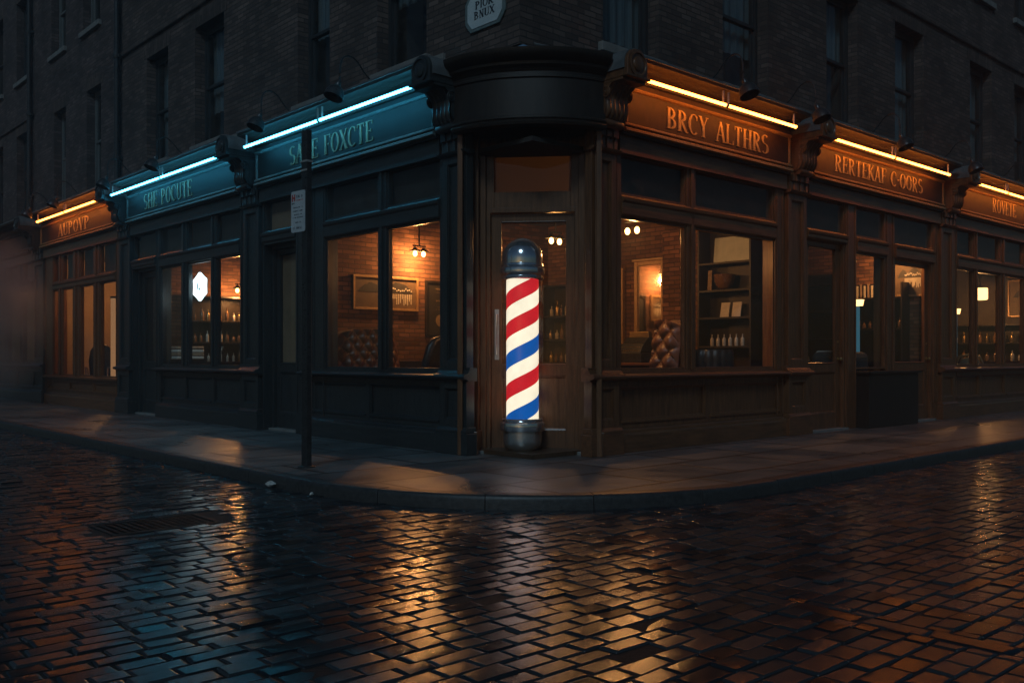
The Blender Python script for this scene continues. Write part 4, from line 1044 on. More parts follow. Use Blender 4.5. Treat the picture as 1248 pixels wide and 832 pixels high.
# open the glass tube ends
bm = bmesh.new(); bm.from_mesh(o.data); bmesh.ops.delete(bm, geom=[f for f in bm.faces if len(f.verts) > 4], context='FACES'); bm.to_mesh(o.data); bm.free()
mb = MB(); mb.lathe([(.10, 1.955), (.225, 1.955), (.238, 1.965), (.240, 1.985), (.232, 1.995), (.236, 2.005), (.252, 2.02), (.256, 2.05), (.252, 2.08), (.240, 2.09), (.236, 2.10), (.243, 2.11), (.240, 2.125), (.228, 2.135), (.20, 2.14)], n=64); mb.build('upper_collar', 'chrome', e, smooth=True)
mb = MB(); dome = [(.228, 2.132)] + [(.230 * math.cos(a), 2.19 + .235 * math.sin(a)) for a in [PI / 2 * i / 14 for i in range(0, 15)]]; dome[-1] = (.002, dome[-1][1]); mb.lathe(dome, n=64); mb.build('dome', 'chrome', e, smooth=True)
mb = MB(); mb.lathe([(.20, .405), (.228, .405), (.236, .398), (.236, .385), (.226, .378), (.236, .37), (.250, .36), (.254, .33), (.254, .285), (.246, .268), (.226, .262), (.2, .26)], n=64); mb.build('lower_collar', 'chrome', e, smooth=True)
mb = MB(); base = [(.20, .268), (.218, .264), (.218, .20)] + [(.03 + .188 * math.cos(a), .16 - .152 * math.sin(a)) for a in [PI / 2 * i / 10 for i in range(0, 11)]] + [(.002, .004)]; mb.lathe(base, n=64); mb.build('base_bowl', 'brushed_steel', e, smooth=True)
mb = MB()
for z in (.32, 2.05): mb.box(-.03, .03, .24, .52, z - .03, z + .03)
mb.build('bracket', 'dull_steel', e, bevel=.005)

# ------------------------------------------------------------------ street furniture
e = empty('sign_post', (-2.04, 9.23, 0), ANG_L + R(4)); tag(e, 'dark square post with a small white parking notice on the left pavement', 'sign post')
mb = MB(); mb.box(-.048, .048, -.03, .03, 0, 3.34); mb.box(-.052, .052, -.034, -.03, 0, .0)
mb.build('post', 'black_metal', e, bevel=.006)
mb = MB(); mb.lathe([(.085, 0), (.085, .01), (.06, .018)], n=20); mb.build('foot', 'black_metal', e)
mb = MB(); mb.box(-.05, .06, -.038, -.033, 2.93, 2.95); mb.box(-.056, .056, -.036, .036, 3.02, 3.04); mb.build('strap', 'dull_steel', e)
x0, x1, z0, z1 = -.205, .04, 2.335, 2.745; rr = .022; P = []
for cx, cz, a0 in ((x1 - rr, z1 - rr, 0), (x0 + rr, z1 - rr, 90), (x0 + rr, z0 + rr, 180), (x1 - rr, z0 + rr, 270)):
    for q in range(5): a = R(a0 + q * 22.5); P.append((cx + rr * math.cos(a), cz + rr * math.sin(a)))
mb = MB(); mb.poly_y(P, -.044, -.041); pl = mb.build('notice_plate', 'traffic_sheet', e)
def marks(mb, x, z, w, h, n, seed, y=-.0452, y1=-.0442):
    rnd = random.Random(seed)                           # illegible small print: rows of little upright and cross strokes
    cw = w / n
    for i in range(n):
        if rnd.random() < .12: continue
        xx = x + i * cw; mb.box(xx, xx + cw * .25, y, y1, z, z + h)
        if rnd.random() < .6: mb.box(xx + cw * .27, xx + cw * .75, y, y1, z + h * rnd.choice((0, .4, .75)), z + h * rnd.choice((.8, 1)) if rnd.random() < .3 else z + h * .25)
        if rnd.random() < .5: mb.box(xx + cw * .55, xx + cw * .78, y, y1, z + h * .27, z + h * .74)
mb = MB(); mb.box(-.190, -.172, -.0452, -.0442, 2.645, 2.715); mb.box(-.150, -.132, -.0452, -.0442, 2.645, 2.715); mb.box(-.172, -.150, -.0452, -.0442, 2.672, 2.688); marks(mb, -.11, 2.645, .12, .014, 8, 3)
mb.build('red_print', 'sign_red', pl)
mb = MB(); marks(mb, -.11, 2.675, .11, .03, 5, 1); marks(mb, -.19, 2.617, .06, .016, 4, 9)
for k_, (zz, hh, xa, ww, nn) in enumerate(((2.575, .013, -.17, .17, 12), (2.54, .013, -.17, .17, 12), (2.505, .013, -.15, .14, 10), (2.475, .013, -.17, .17, 12), (2.425, .016, -.13, .10, 7), (2.365, .026, -.17, .16, 8))): marks(mb, xa, zz, ww, hh, nn, k_ + 20)
mb.build('print', 'sign_ink', pl)

# enamel street plaque on the brick corner
e = fempty('street_plaque', 'L', .865, -.135, 4.70); tag(e, 'pale enamel street name plaque with notched corners on the brick corner', 'plaque')
w_, h_, c_ = .335, .44, .09
O = [(-w_ + c_, 0), (w_ - c_, 0), (w_ - .03, .07), (w_, .11), (w_, h_ - .11), (w_ - .03, h_ - .07), (w_ - c_, h_), (-w_ + c_, h_), (-w_ + .03, h_ - .07), (-w_, h_ - .11), (-w_, .11), (-w_ + .03, .07)]
I = [(x * .86, h_ / 2 + (z - h_ / 2) * .84) for x, z in O]
mb = MB(); mb.poly_y(O, -.02, 0); b0 = mb.build('border', 'teal_edge', e, bevel=.003)
mb = MB(); mb.poly_y(I, -.026, -.0205); fc = mb.build('face', 'enamel', e)
lettering('lettering', 'PIOR', -.15, .15, .235, .085, -.026, 'sign_ink', fc, .003); lettering('lettering', 'BNUX', -.17, .17, .125, .085, -.026, 'sign_ink', fc, .003)

# scraps of paper in the gutter
def scrap(x, y, r, label, sd):
    mb = MB(); rnd = random.Random(sd); mb.ball((0, 0, r * .5), r, 8, sz=.55)
    mb.move(lambda v: v * (1 + rnd.uniform(-.3, .3)))
    o = mb.build('paper_scrap', 'litter'); o.location = (x, y, RZ + .002); tag(o, label, 'litter', 'paper scraps in the gutter'); o.rotation_euler.z = rnd.random() * 3
scrap(-2.22, 8.55, .045, 'larger crumpled white paper scrap in the gutter left of the sign post', 4)
scrap(-1.73, 8.02, .022, 'tiny pale scrap in the gutter in front of the sign post', 5)

#@@INTERIOR
exec_interior = True
def room(a0, a1, b0, b1, H, walls, floor='floor_boards', z0=.05):
    """walls: dict side -> material. sides: a1 b1 a0 b0 (planes of constant a or b)"""
    def plane(p, q, mat, nm='interior_wall'):
        d = (q - p); L = d.length; d.normalize(); ang = math.atan2(d.y, d.x)
        mb = MB(); mb.box(0, L, 0, .08, 0, H); o = mb.build(nm, mat); o.location = (p.x, p.y, z0); o.rotation_euler.z = ang; tag(o, kind='structure')
    # each wall's thickness points away from the room
    if 'a1' in walls: plane(W(a1, b0), W(a1, b1), walls['a1'])
    if 'b1' in walls: plane(W(a1, b1), W(a0, b1), walls['b1'])
    if 'a0' in walls: plane(W(a0, b1), W(a0, b0), walls['a0'])
    if 'b0' in walls: plane(W(a0, b0), W(a1, b0), walls['b0'])
    for nm, z, zz, mat in (('interior_floor', 0, z0, floor), ('interior_ceiling', H + z0, H + z0 + .05, 'ceiling_dark')):
        mb = MB(); c = W((a0 + a1) / 2, (b0 + b1) / 2); ha, hb = (a1 - a0) / 2 + .06, (b1 - b0) / 2 + .06
        mb.box(-hb, hb, -ha, ha, 0, zz - z); o = mb.build(nm, mat); o.location = (c.x, c.y, z); o.rotation_euler.z = ANG_R; tag(o, kind='structure')
def lamp_point(loc, energy, color=(1, .43, .13), r=.05):
    l = bpy.data.lights.new('lamp', 'POINT'); l.energy = energy; l.color = color; l.shadow_soft_size = r
    o = bpy.data.objects.new('lamp', l); col.objects.link(o); o.location = loc; return o
def pendant(a, b, z, rz, H, label, nb=2, sp=.16, shade=True, E=30):
    p = W(a, b, z); e = empty('pendant_lamp', p, rz); tag(e, label, 'pendant lamp', 'lit pendant lamps')
    mb = MB(); mb.tube([(0, 0, .12), (0, 0, H - z)], .012, 6); mb.tube([(-sp / 2 - .04, 0, .12), (sp / 2 + .04, 0, .12)], .014, 6)
    mb.lathe([(.05, H - z - .03), (.06, H - z - .001)], n=12)
    mb.build('bar', 'black_metal', e)
    for i in range(nb):
        x = (i - (nb - 1) / 2) * sp
        if shade:
            mb = MB(); mb.lathe([(.02, .10), (.03, .08), (.085, .045), (.09, .035), (.03, .07)], c=(x, 0, 0), n=14); mb.build('shade', 'black_metal', e, smooth=True)
        mb = MB(); mb.ball((x, 0, .0), .034, 12, sz=1.35); mb.build('bulb', 'bulb_glow', e, smooth=True)
    l = lamp_point(p + Vector((0, 0, -.09)), E); l.parent = e; l.location = (0, 0, -.09); l.name = 'light_source'
    return e

# --- corner barber room
room(.36, 4.95, .36, 5.12, 3.35, {'a1': 'inner_brick', 'b1': 'inner_brick'})
# blank lining behind the door side jambs is the entrance itself
FA = ANG_R                     # furniture on wall a=const: x along dR, y into the wall (dL)
FB = ANG_L                     # furniture on wall b=const: x along -dL, y into the wall (dR)
pendant(4.70, 2.08, 2.68, FA, 3.38, 'pendant with two glowing bulbs against the brick wall in the left corner window', E=46)
pendant(.95, 2.70, 2.72, FB, 3.38, 'pendant with two glowing bulbs hanging at the left of the right corner window', E=32, shade=False)
pendant(2.40, 2.75, 2.72, FA, 3.38, 'pendant with small bulbs glimpsed through the corner door glass', E=9)

def picture(plane, t, c, z0, z1, w, label, art, name='framed_picture'):
    # t: centre along the wall, plane 'a' or 'b' at coordinate c
    if plane == 'a': p = W(c, t, 0); rz = FA
    else: p = W(t, c, 0); rz = FB
    e = empty(name, p, rz); tag(e, label, 'picture'); fw = .035; h = w / 2
    mb = MB()
    mb.box(-h, -h + fw, -.04, 0, z0, z1); mb.box(h - fw, h, -.04, 0, z0, z1); mb.box(-h + fw, h - fw, -.04, 0, z0, z0 + fw); mb.box(-h + fw, h - fw, -.04, 0, z1 - fw, z1)
    mb.build('frame', 'gilt_edge' if art == 'land' else 'black_wood', e, bevel=.004)
    mb = MB(); mb.box(-h + fw, h - fw, -.014, -.004, z0 + fw, z1 - fw); back = mb.build('print', 'old_print' if art == 'land' else 'paper_dark', e)
    if art == 'land':
        rnd = random.Random(5); mb = MB(); n = 44; mz = z0 + (z1 - z0) * .52
        x = -h + .10; top = [(x, mz)]
        for i in range(n + 1):
            u = i / n; xx = -h + .12 + (w - .24) * u; env = math.sin(PI * min(1, u * 2.2)) * .11 if u < .45 else .03 + .10 * math.sin(PI * (u - .45) / .55)
            top.append((xx, mz + .02 + max(0, env) + rnd.uniform(0, .02)))
        top.append((h - .10, mz)); mb.poly_y(top, -.018, -.0145)
        mb.build('scene', 'print_dark', back)
        mb = MB()
        for i in range(17):
            xx = -.08 + (h - .02) * i / 17; mb.box(xx, xx + .013, -.017, -.0145, mz - .03 - rnd.uniform(.05, .16), mz - .01)
            mb.ball((xx + .006, -.019, mz + .055 + rnd.uniform(-.02, .02)), .014, 6, sy=.2)
        mb.build('figures', 'paper', back)
    elif art == 'poster':
        mb = MB(); mb.lathe([(.10, -.018), (.10, -.0145)], c=(0, 0, z0 + .25), n=20, axis='y')
        for k_, (zz, ww) in enumerate(((z1 - .14, .2), (z1 - .19, .16), (z1 - .33, .18), (z1 - .42, .14), (z1 - .46, .2))): marks(mb, -ww / 2, zz, ww, .03 if k_ in (0, 2) else .012, 7, k_, y=-.018, y1=-.0145)
        mb.build('emblem', 'blind_cloth', back)
    return e
picture('a', 1.62, 4.945, 1.80, 2.32, 1.20, 'wide framed landscape photograph on the brick wall in the left corner window', 'land')
picture('a', 2.68, 4.945, 1.42, 2.30, .62, 'dark tall framed poster with a pale disc near the corner pilaster', 'poster')

# mirrors on the far wall of the right window
def mirror(t, c, z0, z1, w, label):
    e = empty('wall_mirror', W(t, c, 0), FB); tag(e, label, 'mirror'); h = w / 2; fw = .07
    mb = MB(); mb.box(-h, -h + fw, -.06, 0, z0, z1); mb.box(h - fw, h, -.06, 0, z0, z1); mb.box(-h + fw, h - fw, -.059, 0, z1 - fw, z1); mb.box(-h + fw, h - fw, -.059, 0, z0, z0 + fw)
    mb.box(-h - .03, h + .03, -.08, 0, z1, z1 + .04)
    mb.build('frame', 'gilt_edge', e, bevel=.006)
    mb = MB(); mb.box(-h + fw, h - fw, -.03, -.005, z0 + fw, z1 - fw); mb.build('mirror_glass', 'mirror', e)
mirror(2.60, 5.115, 1.0, 2.62, .62, 'tall mirror in a wooden frame behind the right corner window')
mirror(3.38, 5.115, 1.3, 2.50, .46, 'narrow framed mirror beside the tall mirror, nearer the corner door')
# brick pier and dark panelling
mb = MB(); mb.box(-.40, .40, -.14, -.01, 0, 2.98); o = mb.build('brick_pier', 'inner_brick'); o.location = W(1.86, 5.11, .05); o.rotation_euler.z = FB; tag(o, 'narrow brick pier between the tall mirror and the dark shelves', 'pier')

def chair_back_tufted(name, a, b, rz, w, h, z0, mat, label, rows=5, cols=5):
    """upholstered armchair with a deep buttoned back"""
    e = empty(name, W(a, b, .05), rz); tag(e, label, 'chair')
    mb = MB(); nx, nz = cols * 6, rows * 6; vs = []
    def bulge(u, v):
        # diamond tufting
        x = u * cols; y = v * rows
        d = abs(math.sin(PI * (x + y) / 1.0 * .5) * math.sin(PI * (x - y) * .5)); return d ** .5
    for j in range(nz + 1):
        v = j / nz
        for i in range(nx + 1):
            u = i / nx; ed = min(1, 6 * min(u, 1 - u, 1.2 - v)); wd = w * (1 - .28 * max(0, v - .6) ** 1.5)
            top = h * (1 - .10 * abs(2 * u - 1) ** 3)
            vs.append(((u - .5) * wd, -.03 - .075 * bulge(u, v) * ed + .16 * v - .05 * ed, .42 + top * v))
    f = [(j * (nx + 1) + i, j * (nx + 1) + i + 1, (j + 1) * (nx + 1) + i + 1, (j + 1) * (nx + 1) + i) for j in range(nz) for i in range(nx)]
    mb.add(vs, f)
    m2 = len(vs); vb = [(x * 1.0, y + .14 if True else 0, z) for x, y, z in vs]
    mb.add([(x, .10 + .16 * ((z - .42) / h), z) for x, y, z in vs], f)
    mb.build('backrest', mat, e, smooth=True)
    mb = MB(); mb.box(-w / 2 + .08, w / 2 - .08, -.55, .05, .30, .50); mb.build('seat', mat, e, bevel=.05)
    for sx in (-1, 1):
        mb = MB(); mb.box(sx * (w / 2 - .10), sx * (w / 2 + .02), -.52, .08, .12, .68); mb.build('armrest', mat, e, bevel=.045)
    for sx in (-1, 1):
        for y in (-.48, .1):
            mb = MB(); mb.lathe([(.018, 0), (.028, .12)], c=(sx * (w / 2 - .1), y, 0), n=8); mb.build('leg', 'black_wood', e)
    return e
def barber_chair(a, b, rz, label, mat='leather_black'):
    e = empty('barber_chair', W(a, b, .05), rz); tag(e, label, 'barber chair', 'barber chairs')
    mb = MB(); mb.lathe([(.30, 0), (.30, .03), (.10, .06), (.05, .08), (.05, .36), (.12, .40)], n=20); mb.build('pedestal', 'dull_steel', e, smooth=True)
    mb = MB(); mb.box(-.26, .26, -.30, .24, .42, .56); mb.build('seat', mat, e, bevel=.05)
    P = [(-.23, .56), (-.26, .95), (-.22, 1.18), (-.14, 1.29), (0, 1.32), (.14, 1.29), (.22, 1.18), (.26, .95), (.23, .56)]
    mb = MB(); mb.poly_y(P, .16, .28); mb.move(lambda v: Vector((v.x, v.y + (v.z - .56) * .2, v.z))); mb.build('backrest', mat, e, bevel=.05, smooth=True)
    for sx in (-1, 1):
        mb = MB(); mb.tube([(sx * .30, .24, .60), (sx * .32, .2, .80), (sx * .32, -.22, .80), (sx * .29, -.28, .66), (sx * .29, -.26, .50)], .022, 8); mb.build('armrest', 'chrome', e, smooth=True)
    mb = MB(); mb.box(-.2, .2, -.62, -.52, .12, .18); mb.tube([(-.1, -.3, .42), (-.1, -.56, .18)], .014, 6); mb.tube([(.1, -.3, .42), (.1, -.56, .18)], .014, 6); mb.build('footrest', 'dull_steel', e)
    return e
chair_back_tufted('armchair', 4.35, .95, FA, 1.10, 1.02, 0, 'leather_brown', 'brown buttoned leather armchair under the landscape picture', rows=9, cols=12)
barber_chair(3.30, .98, FA + R(200), 'black barber chair in the left corner window, right of the buttoned armchair')
chair_back_tufted('armchair', .95, 3.30, FB + R(-8), .52, 1.12, 0, 'leather_brown', 'buttoned leather armchair by the brick pier in the right corner window', rows=8, cols=4)
def tub_chair(a, b, rz, label, mat, w=.95, h=1.14):
    e = empty('tub_chair', W(a, b, .05), rz); tag(e, label, 'chair')
    # channelled curved back
    n = 26; mb = MB(); vs = []; rows = [(.30, .0), (.70, .02), (.96, .0), (1.02, -.05), (h + .06, -.10)]
    rows = [(.15, 0, 1), (.5, 0, 1), (h - .12, .0, 1), (h - .03, -.015, .985), (h, -.05, .94), (h - .04, -.10, .86), (.5, -.13, .80)]
    for z, dz, k in rows:
        for i in range(n * 3 + 1):
            a_ = PI * (i / (n * 3)); f = 1 + .03 * abs(math.sin(i * PI / 6)); vs.append((w / 2 * math.cos(a_) * k * f, w / 2 * math.sin(a_) * k * f, z))
    m = n * 3 + 1
    mb.add(vs, [(j * m + i, j * m + i + 1, (j + 1) * m + i + 1, (j + 1) * m + i) for j in range(len(rows) - 1) for i in range(m - 1)])
    mb.build('backrest', mat, e, smooth=True)
    mb = MB(); mb.lathe([(w * .36, .14), (w * .40, .2), (w * .40, .42), (w * .34, .5), (.01, .5)], c=(0, 0, 0), n=28); mb.build('seat', mat, e, smooth=True)
    for sx in (-1, 1):
        for y in (-.2, .25):
            mb = MB(); mb.lathe([(.016, 0), (.025, .16)], c=(sx * w * .3, y, 0), n=8); mb.build('leg', 'black_wood', e)
tub_chair(.88, 4.18, FB + R(180), 'dark channel backed tub chair in front of the bottle shelves', 'leather_black')

# shelves
def shelves(plane, t, c, w, z0, z1, levels, depth, label, mat='black_wood'):
    p = W(c, t, .05) if plane == 'a' else W(t, c, .05)
    e = empty('shelf_unit', p, FA if plane == 'a' else FB); tag(e, label, 'shelves'); h = w / 2
    mb = MB(); mb.box(-h, -h + .03, -depth, 0, z0, z1); mb.box(h - .03, h, -depth, 0, z0, z1); mb.box(-h + .03, h - .03, -.02, 0, z0, z1); mb.build('carcase', mat, e, bevel=.003)
    for z in levels:
        mb = MB(); mb.box(-h + .031, h - .031, -depth + .005, -.021, z - .03, z); mb.build('shelf', mat, e, bevel=.003)
    return e
shelves('b', 1.02, 5.11, .92, .1, 2.95, (.3, 1.20, 1.62, 2.02, 2.42, 2.93), .30, 'dark wall shelves with bottles and pictures behind the right corner window')
# things on wall planes: helper to place small item
def bottle(plane, t, c, z, r, h, mat, label, group):
    p = W(c, t, z) if plane == 'a' else W(t, c, z)
    mb = MB(); mb.lathe([(r * .9, 0), (r, h * .04), (r, h * .58), (r * .75, h * .68), (r * .32, h * .76), (r * .30, h * .95), (r * .38, h * .96), (r * .38, h)], n=12)
    o = mb.build('bottle', mat, smooth=True); o.location = p; tag(o, label, 'bottle', group); return o
for i in range(6): bottle('b', 1.30 - i * .105, 4.93, 1.25, .028, .17, 'bottle_pale', 'small pale topped bottle in the row on the shelf above the tub chair', 'bottles in a row above the tub chair')
def leaning_card(plane, t, c, z, w, h, mat, label, cat='picture card', tilt=12, name='picture_card', grp=None):
    p = W(c, t, z) if plane == 'a' else W(t, c, z)
    mb = MB(); mb.box(-w / 2, w / 2, -.008, .008, 0, h); o = mb.build(name, mat, bevel=.003); o.location = p; o.rotation_euler = (R(-tilt), 0, (FA if plane == 'a' else FB)); tag(o, label, cat, grp); return o
leaning_card('b', 1.10, 4.95, 1.672, .15, .22, 'paper', 'pale printed card leaning on the shelf, nearer the brick pier', grp='leaning cards')
leaning_card('b', .90, 4.95, 1.672, .15, .22, 'paper', 'pale printed card leaning on the shelf, farther from the brick pier', grp='leaning cards')
leaning_card('b', 1.36, 4.95, 2.072, .07, .30, 'book_cloth', 'tall narrow book standing at the left end of the upper shelf', 'book', 3, 'book')
e = empty('shaving_bowl', W(1.08, 4.93, 2.072)); tag(e, 'wide dark bowl with a ribbed side on the upper shelf', 'bowl')
mb = MB(); mb.lathe([(.05, 0), (.10, .03), (.15, .12), (.165, .22), (.155, .22), (.13, .1), (.02, .04)], n=24); mb.build('bowl', 'bottle_glass', e, smooth=True)
leaning_card('b', 1.0, 4.98, 2.472, .62, .38, 'enamel', 'large pale blank sheet on the top shelf, standing in for a window reflection', 'sheet', 6, 'reflection_sheet')  # pale sheet put in for the bluish reflection in the window glass
# counter with machine at left of right window
e = empty('counter', W(1.75, 3.75, .05), FB); tag(e, 'low dark counter with a brass edge behind the right corner window', 'counter')
mb = MB(); mb.box(-.42, .42, -.25, .25, 0, .92); mb.build('cabinet', 'black_wood', e, bevel=.004)
mb = MB(); mb.box(-.46, .46, -.29, .29, .92, .96); mb.build('countertop', 'dark_wood_rail', e, bevel=.006)
e = empty('cash_register', W(1.75, 3.75, 1.01), FB); tag(e, 'dark antique cash register on the low counter', 'cash register')
mb = MB(); mb.box(-.22, .22, -.18, .18, 0, .14); mb.prism([(-.18, .14), (-.10, .26), (.02, .36), (.18, .36), (.18, .14)], -.2, .2); mb.build('body', 'black_metal', e, bevel=.01)
mb = MB()
for i in range(8):
    for j in range(3): mb.lathe([(.012, -.03), (.014, 0)], c=(-.16 + i * .045, -.155 + j * .035, .18 + j * .045), n=8)
mb.build('keys', 'brass', e)
mb = MB(); mb.box(-.18, .18, .04, .12, .36, .44); mb.build('display', 'brass', e, bevel=.008)
# work table at left window
e = empty('work_table', W(3.10, 1.70, .05), FA); tag(e, 'small dark table holding barber tools in the left corner window', 'table')
mb = MB(); mb.box(-.45, .45, -.25, .25, .86, .90); mb.build('tabletop', 'dark_wood_rail', e, bevel=.005)
for sx in (-1, 1):
    for sy in (-1, 1): mb = MB(); mb.box(sx * .40, sx * .44, sy * .20, sy * .24, 0, .858); mb.build('leg', 'dark_wood', e)
for i, (dx, r_, hh, mm) in enumerate(((-.3, .03, .10, 'brass'), (-.14, .025, .16, 'bottle_glass'), (.05, .04, .08, 'dull_steel'), (.22, .022, .20, 'bottle_pale'), (.34, .03, .14, 'bottle_glass'))):
    bottle('a', 1.70 + dx, 3.05, .95, r_, hh, mm, 'small barber bottle standing on the dark table in the left corner window', 'bottles on the dark table')
# wainscot bench along brick, deep in the left window
mb = MB(); mb.box(-1.0, 1.0, -.30, 0, 0, .98); o = mb.build('wall_cabinet', 'black_wood', bevel=.006); o.location = W(4.94, 2.60, .05); o.rotation_euler.z = FA; tag(o, 'low dark cabinet standing against the brick wall under the poster', 'cabinet')
# back counter seen through the door: shelves with bottles
shelves('b', 4.25, 5.11, 1.1, .1, 2.3, (.95, 1.35, 1.75, 2.28), .28, 'tall dark shelves of glinting bottles seen through the corner door')
rnd = random.Random(11)
for k_, z in enumerate((1.0, 1.4, 1.8)):
    for i in range(8):
        bottle('b', 3.80 + i * .125 + rnd.uniform(-.02, .02), 4.93, z, rnd.uniform(.022, .035), rnd.uniform(.15, .26), rnd.choice(('bottle_glass', 'bottle_pale', 'brass')), 'small bottle on the shelves seen through the corner door', 'bottles behind the corner door')

# --- left second shop
room(6.62, 10.1, .30, 4.2, 3.35, {'a1': 'inner_brick', 'b1': 'plaster_dark', 'a0': 'plaster_dark'})
e = fempty('hanging_sign', 'L', 8.62, -.30, 2.09); tag(e, 'glowing white hexagonal sign hanging in the middle pane of the farther blue shop', 'lit sign')
P = []
for i in range(12):
    a = PI / 6 * i + PI / 2; r_ = .22 if i % 2 == 0 else .185; P.append((r_ * math.cos(a) * 1.25, .21 + r_ * math.sin(a) * 1.12))
mb = MB(); mb.poly_y(P, -.02, .02); sg = mb.build('face', 'screen_white', e)
mb = MB(); mb.tube([(-.03, -.026, .27), (-.03, -.026, .17), (.03, -.026, .15), (.05, -.026, .19)], .013, 6); mb.build('emblem', 'black_metal', sg)
mb = MB(); mb.tube([(0, 0, .42), (0, 0, 1.25)], .004, 5); mb.build('cord', 'black_metal', e)
lamp_point(tuple(fac('L', 8.62, -.45, 2.2)), 3, (.7, .93, 1), .15).name = 'sign_light'
for i, (b, lab) in enumerate(((.9, 'ceiling tube light nearest the glass in the farther blue shop'), (1.45, 'ceiling tube light deeper inside the farther blue shop'))):
    e = empty('ceiling_light', W(8.1, b, 3.28), FB); tag(e, lab, 'ceiling light', 'ceiling tube lights')
    mb = MB(); mb.box(-.9, .9, -.04, .04, .05, .11); mb.build('housing', 'dull_steel', e); mb = MB(); mb.lathe([(.018, -.85), (.018, .85)], c=(0, 0, .03), n=8, axis='x'); mb.build('tube', 'ceiling_tube', e)
pendant(9.72, 1.60, 2.35, FA, 3.38, 'warm pendant over the bottle shelves in the farther blue shop', nb=2, E=38)
shelves('a', 1.50, 10.09, 1.7, .1, 2.2, (.3, .95, 1.32, 1.72, 2.18), .26, 'lit bottle shelves on the brick wall of the farther blue shop')
for k_, z in enumerate((1.0, 1.37, 1.77)):
    for i in range(12):
        bottle('a', .78 + i * .125 + rnd.uniform(-.02, .02), 9.92, z, rnd.uniform(.022, .038), rnd.uniform(.14, .26), rnd.choice(('bottle_glass', 'bottle_pale', 'bottle_glass', 'brass')), 'bottle on the lit shelves of the farther blue shop', 'bottles in the farther blue shop')
e = empty('display_rack', W(9.75, .55, .05), FA); tag(e, 'low rack with pale folded goods at the left of the farther blue shop window', 'rack')
mb = MB(); mb.box(-.28, .28, -.2, .2, 0, 1.0); mb.build('cabinet', 'black_wood', e, bevel=.005)
for i in range(4): mb = MB(); mb.box(-.25, .25, -.18, .16, 1.001 + i * .06, 1.05 + i * .06); mb.build('folded_cloth', ('stripe_white', 'book_cloth')[i % 2], e, bevel=.012)
e = empty('plant_vase', W(8.55, .60, .05)); tag(e, 'slim vase with thin bare stems in the middle pane of the farther blue shop', 'vase')
mb = MB(); mb.lathe([(.05, 0), (.07, .3), (.05, .72), (.03, .85), (.035, .9)], n=14); mb.build('vase', 'bottle_pale', e, smooth=True)
mb = MB()
for i in range(6): a = i * 1.1; mb.tube([(0, 0, .86), (.03 * math.cos(a), .03 * math.sin(a), 1.05), (.09 * math.cos(a), .09 * math.sin(a), 1.22)], .004, 5)
mb.build('stems', 'bottle_pale', e)

# --- left third (orange, misty)
room(11.95, 16.62, .30, 4.2, 3.35, {'a1': 'plaster_tan', 'b1': 'plaster_tan', 'a0': 'plaster_tan'})
pendant(14.9, 1.25, 2.75, FA, 3.38, 'small warm pendant inside the misty orange lit shop', nb=1, E=32, shade=False)
barber_chair(14.75, .72, FA + R(160), 'dark barber chair silhouetted in the misty orange lit shop')
barber_chair(14.0, 1.0, FA + R(190), 'second barber chair, right and deeper in the misty orange lit shop', 'leather_brown')
e = empty('floor_lamp', W(13.75, .62, .05)); tag(e, 'tall slim glowing column lamp in the misty orange lit shop', 'floor lamp')
mb = MB(); mb.lathe([(.05, .06), (.05, 2.3)], n=16); mb.build('column', mat_emit('column_glow', (1, .50, .22), .22), e, smooth=True)
mb = MB(); mb.lathe([(.14, 0), (.14, .03), (.05, .06)], n=20); mb.lathe([(.056, 2.3), (.056, 2.34)], n=16); mb.build('base', 'black_metal', e)

# --- right second shop
room(.36, 4.2, 5.45, 9.72, 3.35, {'b1': 'inner_brick', 'a1': 'plaster_dark', 'b0': 'plaster_dark'})
shelves('b', 2.35, 9.71, 1.6, .1, 2.6, (.3, .95, 1.40, 1.90, 2.4), .30, 'open dark shelves behind the first door of the two doored shop')
shelves('b', 1.02, 9.71, 1.0, .1, 2.35, (.3, .95, 1.55, 2.10), .30, 'dark shelves of books and goods behind the narrow window')
picture('b', .52, 9.70, 2.15, 2.80, .62, 'warmly lit framed panorama over the shelves behind the second door', 'land')
for i in range(5): leaning_card('b', 1.40 - i * .07, 9.52, 2.152, .035, .22 + .03 * (i % 2), ('paper', 'book_cloth')[i % 2], 'upright book in the short row on the top shelf behind the narrow window', 'book', 0, 'book', 'books behind the narrow window')
for i in range(9): leaning_card('b', 2.95 - i * .05, 9.52, 1.452 + (.5 if i > 5 else 0), .034, .24 + .02 * (i % 3), ('paper', 'book_cloth', 'cloth_dark')[i % 3], 'upright book on the open shelves behind the first door', 'book', 0, 'book', 'books behind the first door')
for i in range(8): bottle('b', 1.38 - i * .11, 9.52, 1.602, rnd.uniform(.025, .04), rnd.uniform(.10, .22), rnd.choice(('bottle_pale', 'bottle_glass', 'brass')), 'small jar on the middle shelf behind the narrow window', 'jars behind the narrow window')
for i in range(6): bottle('b', 2.7 - i * .16, 9.52, 1.002, rnd.uniform(.03, .05), rnd.uniform(.08, .2), rnd.choice(('bottle_pale', 'dull_steel')), 'small jar on the lower shelf behind the first door', 'jars behind the first door')
pendant(.75, 9.15, 2.80, FB, 3.38, 'warm pendant by the framed panorama in the two doored shop', nb=1, E=24)
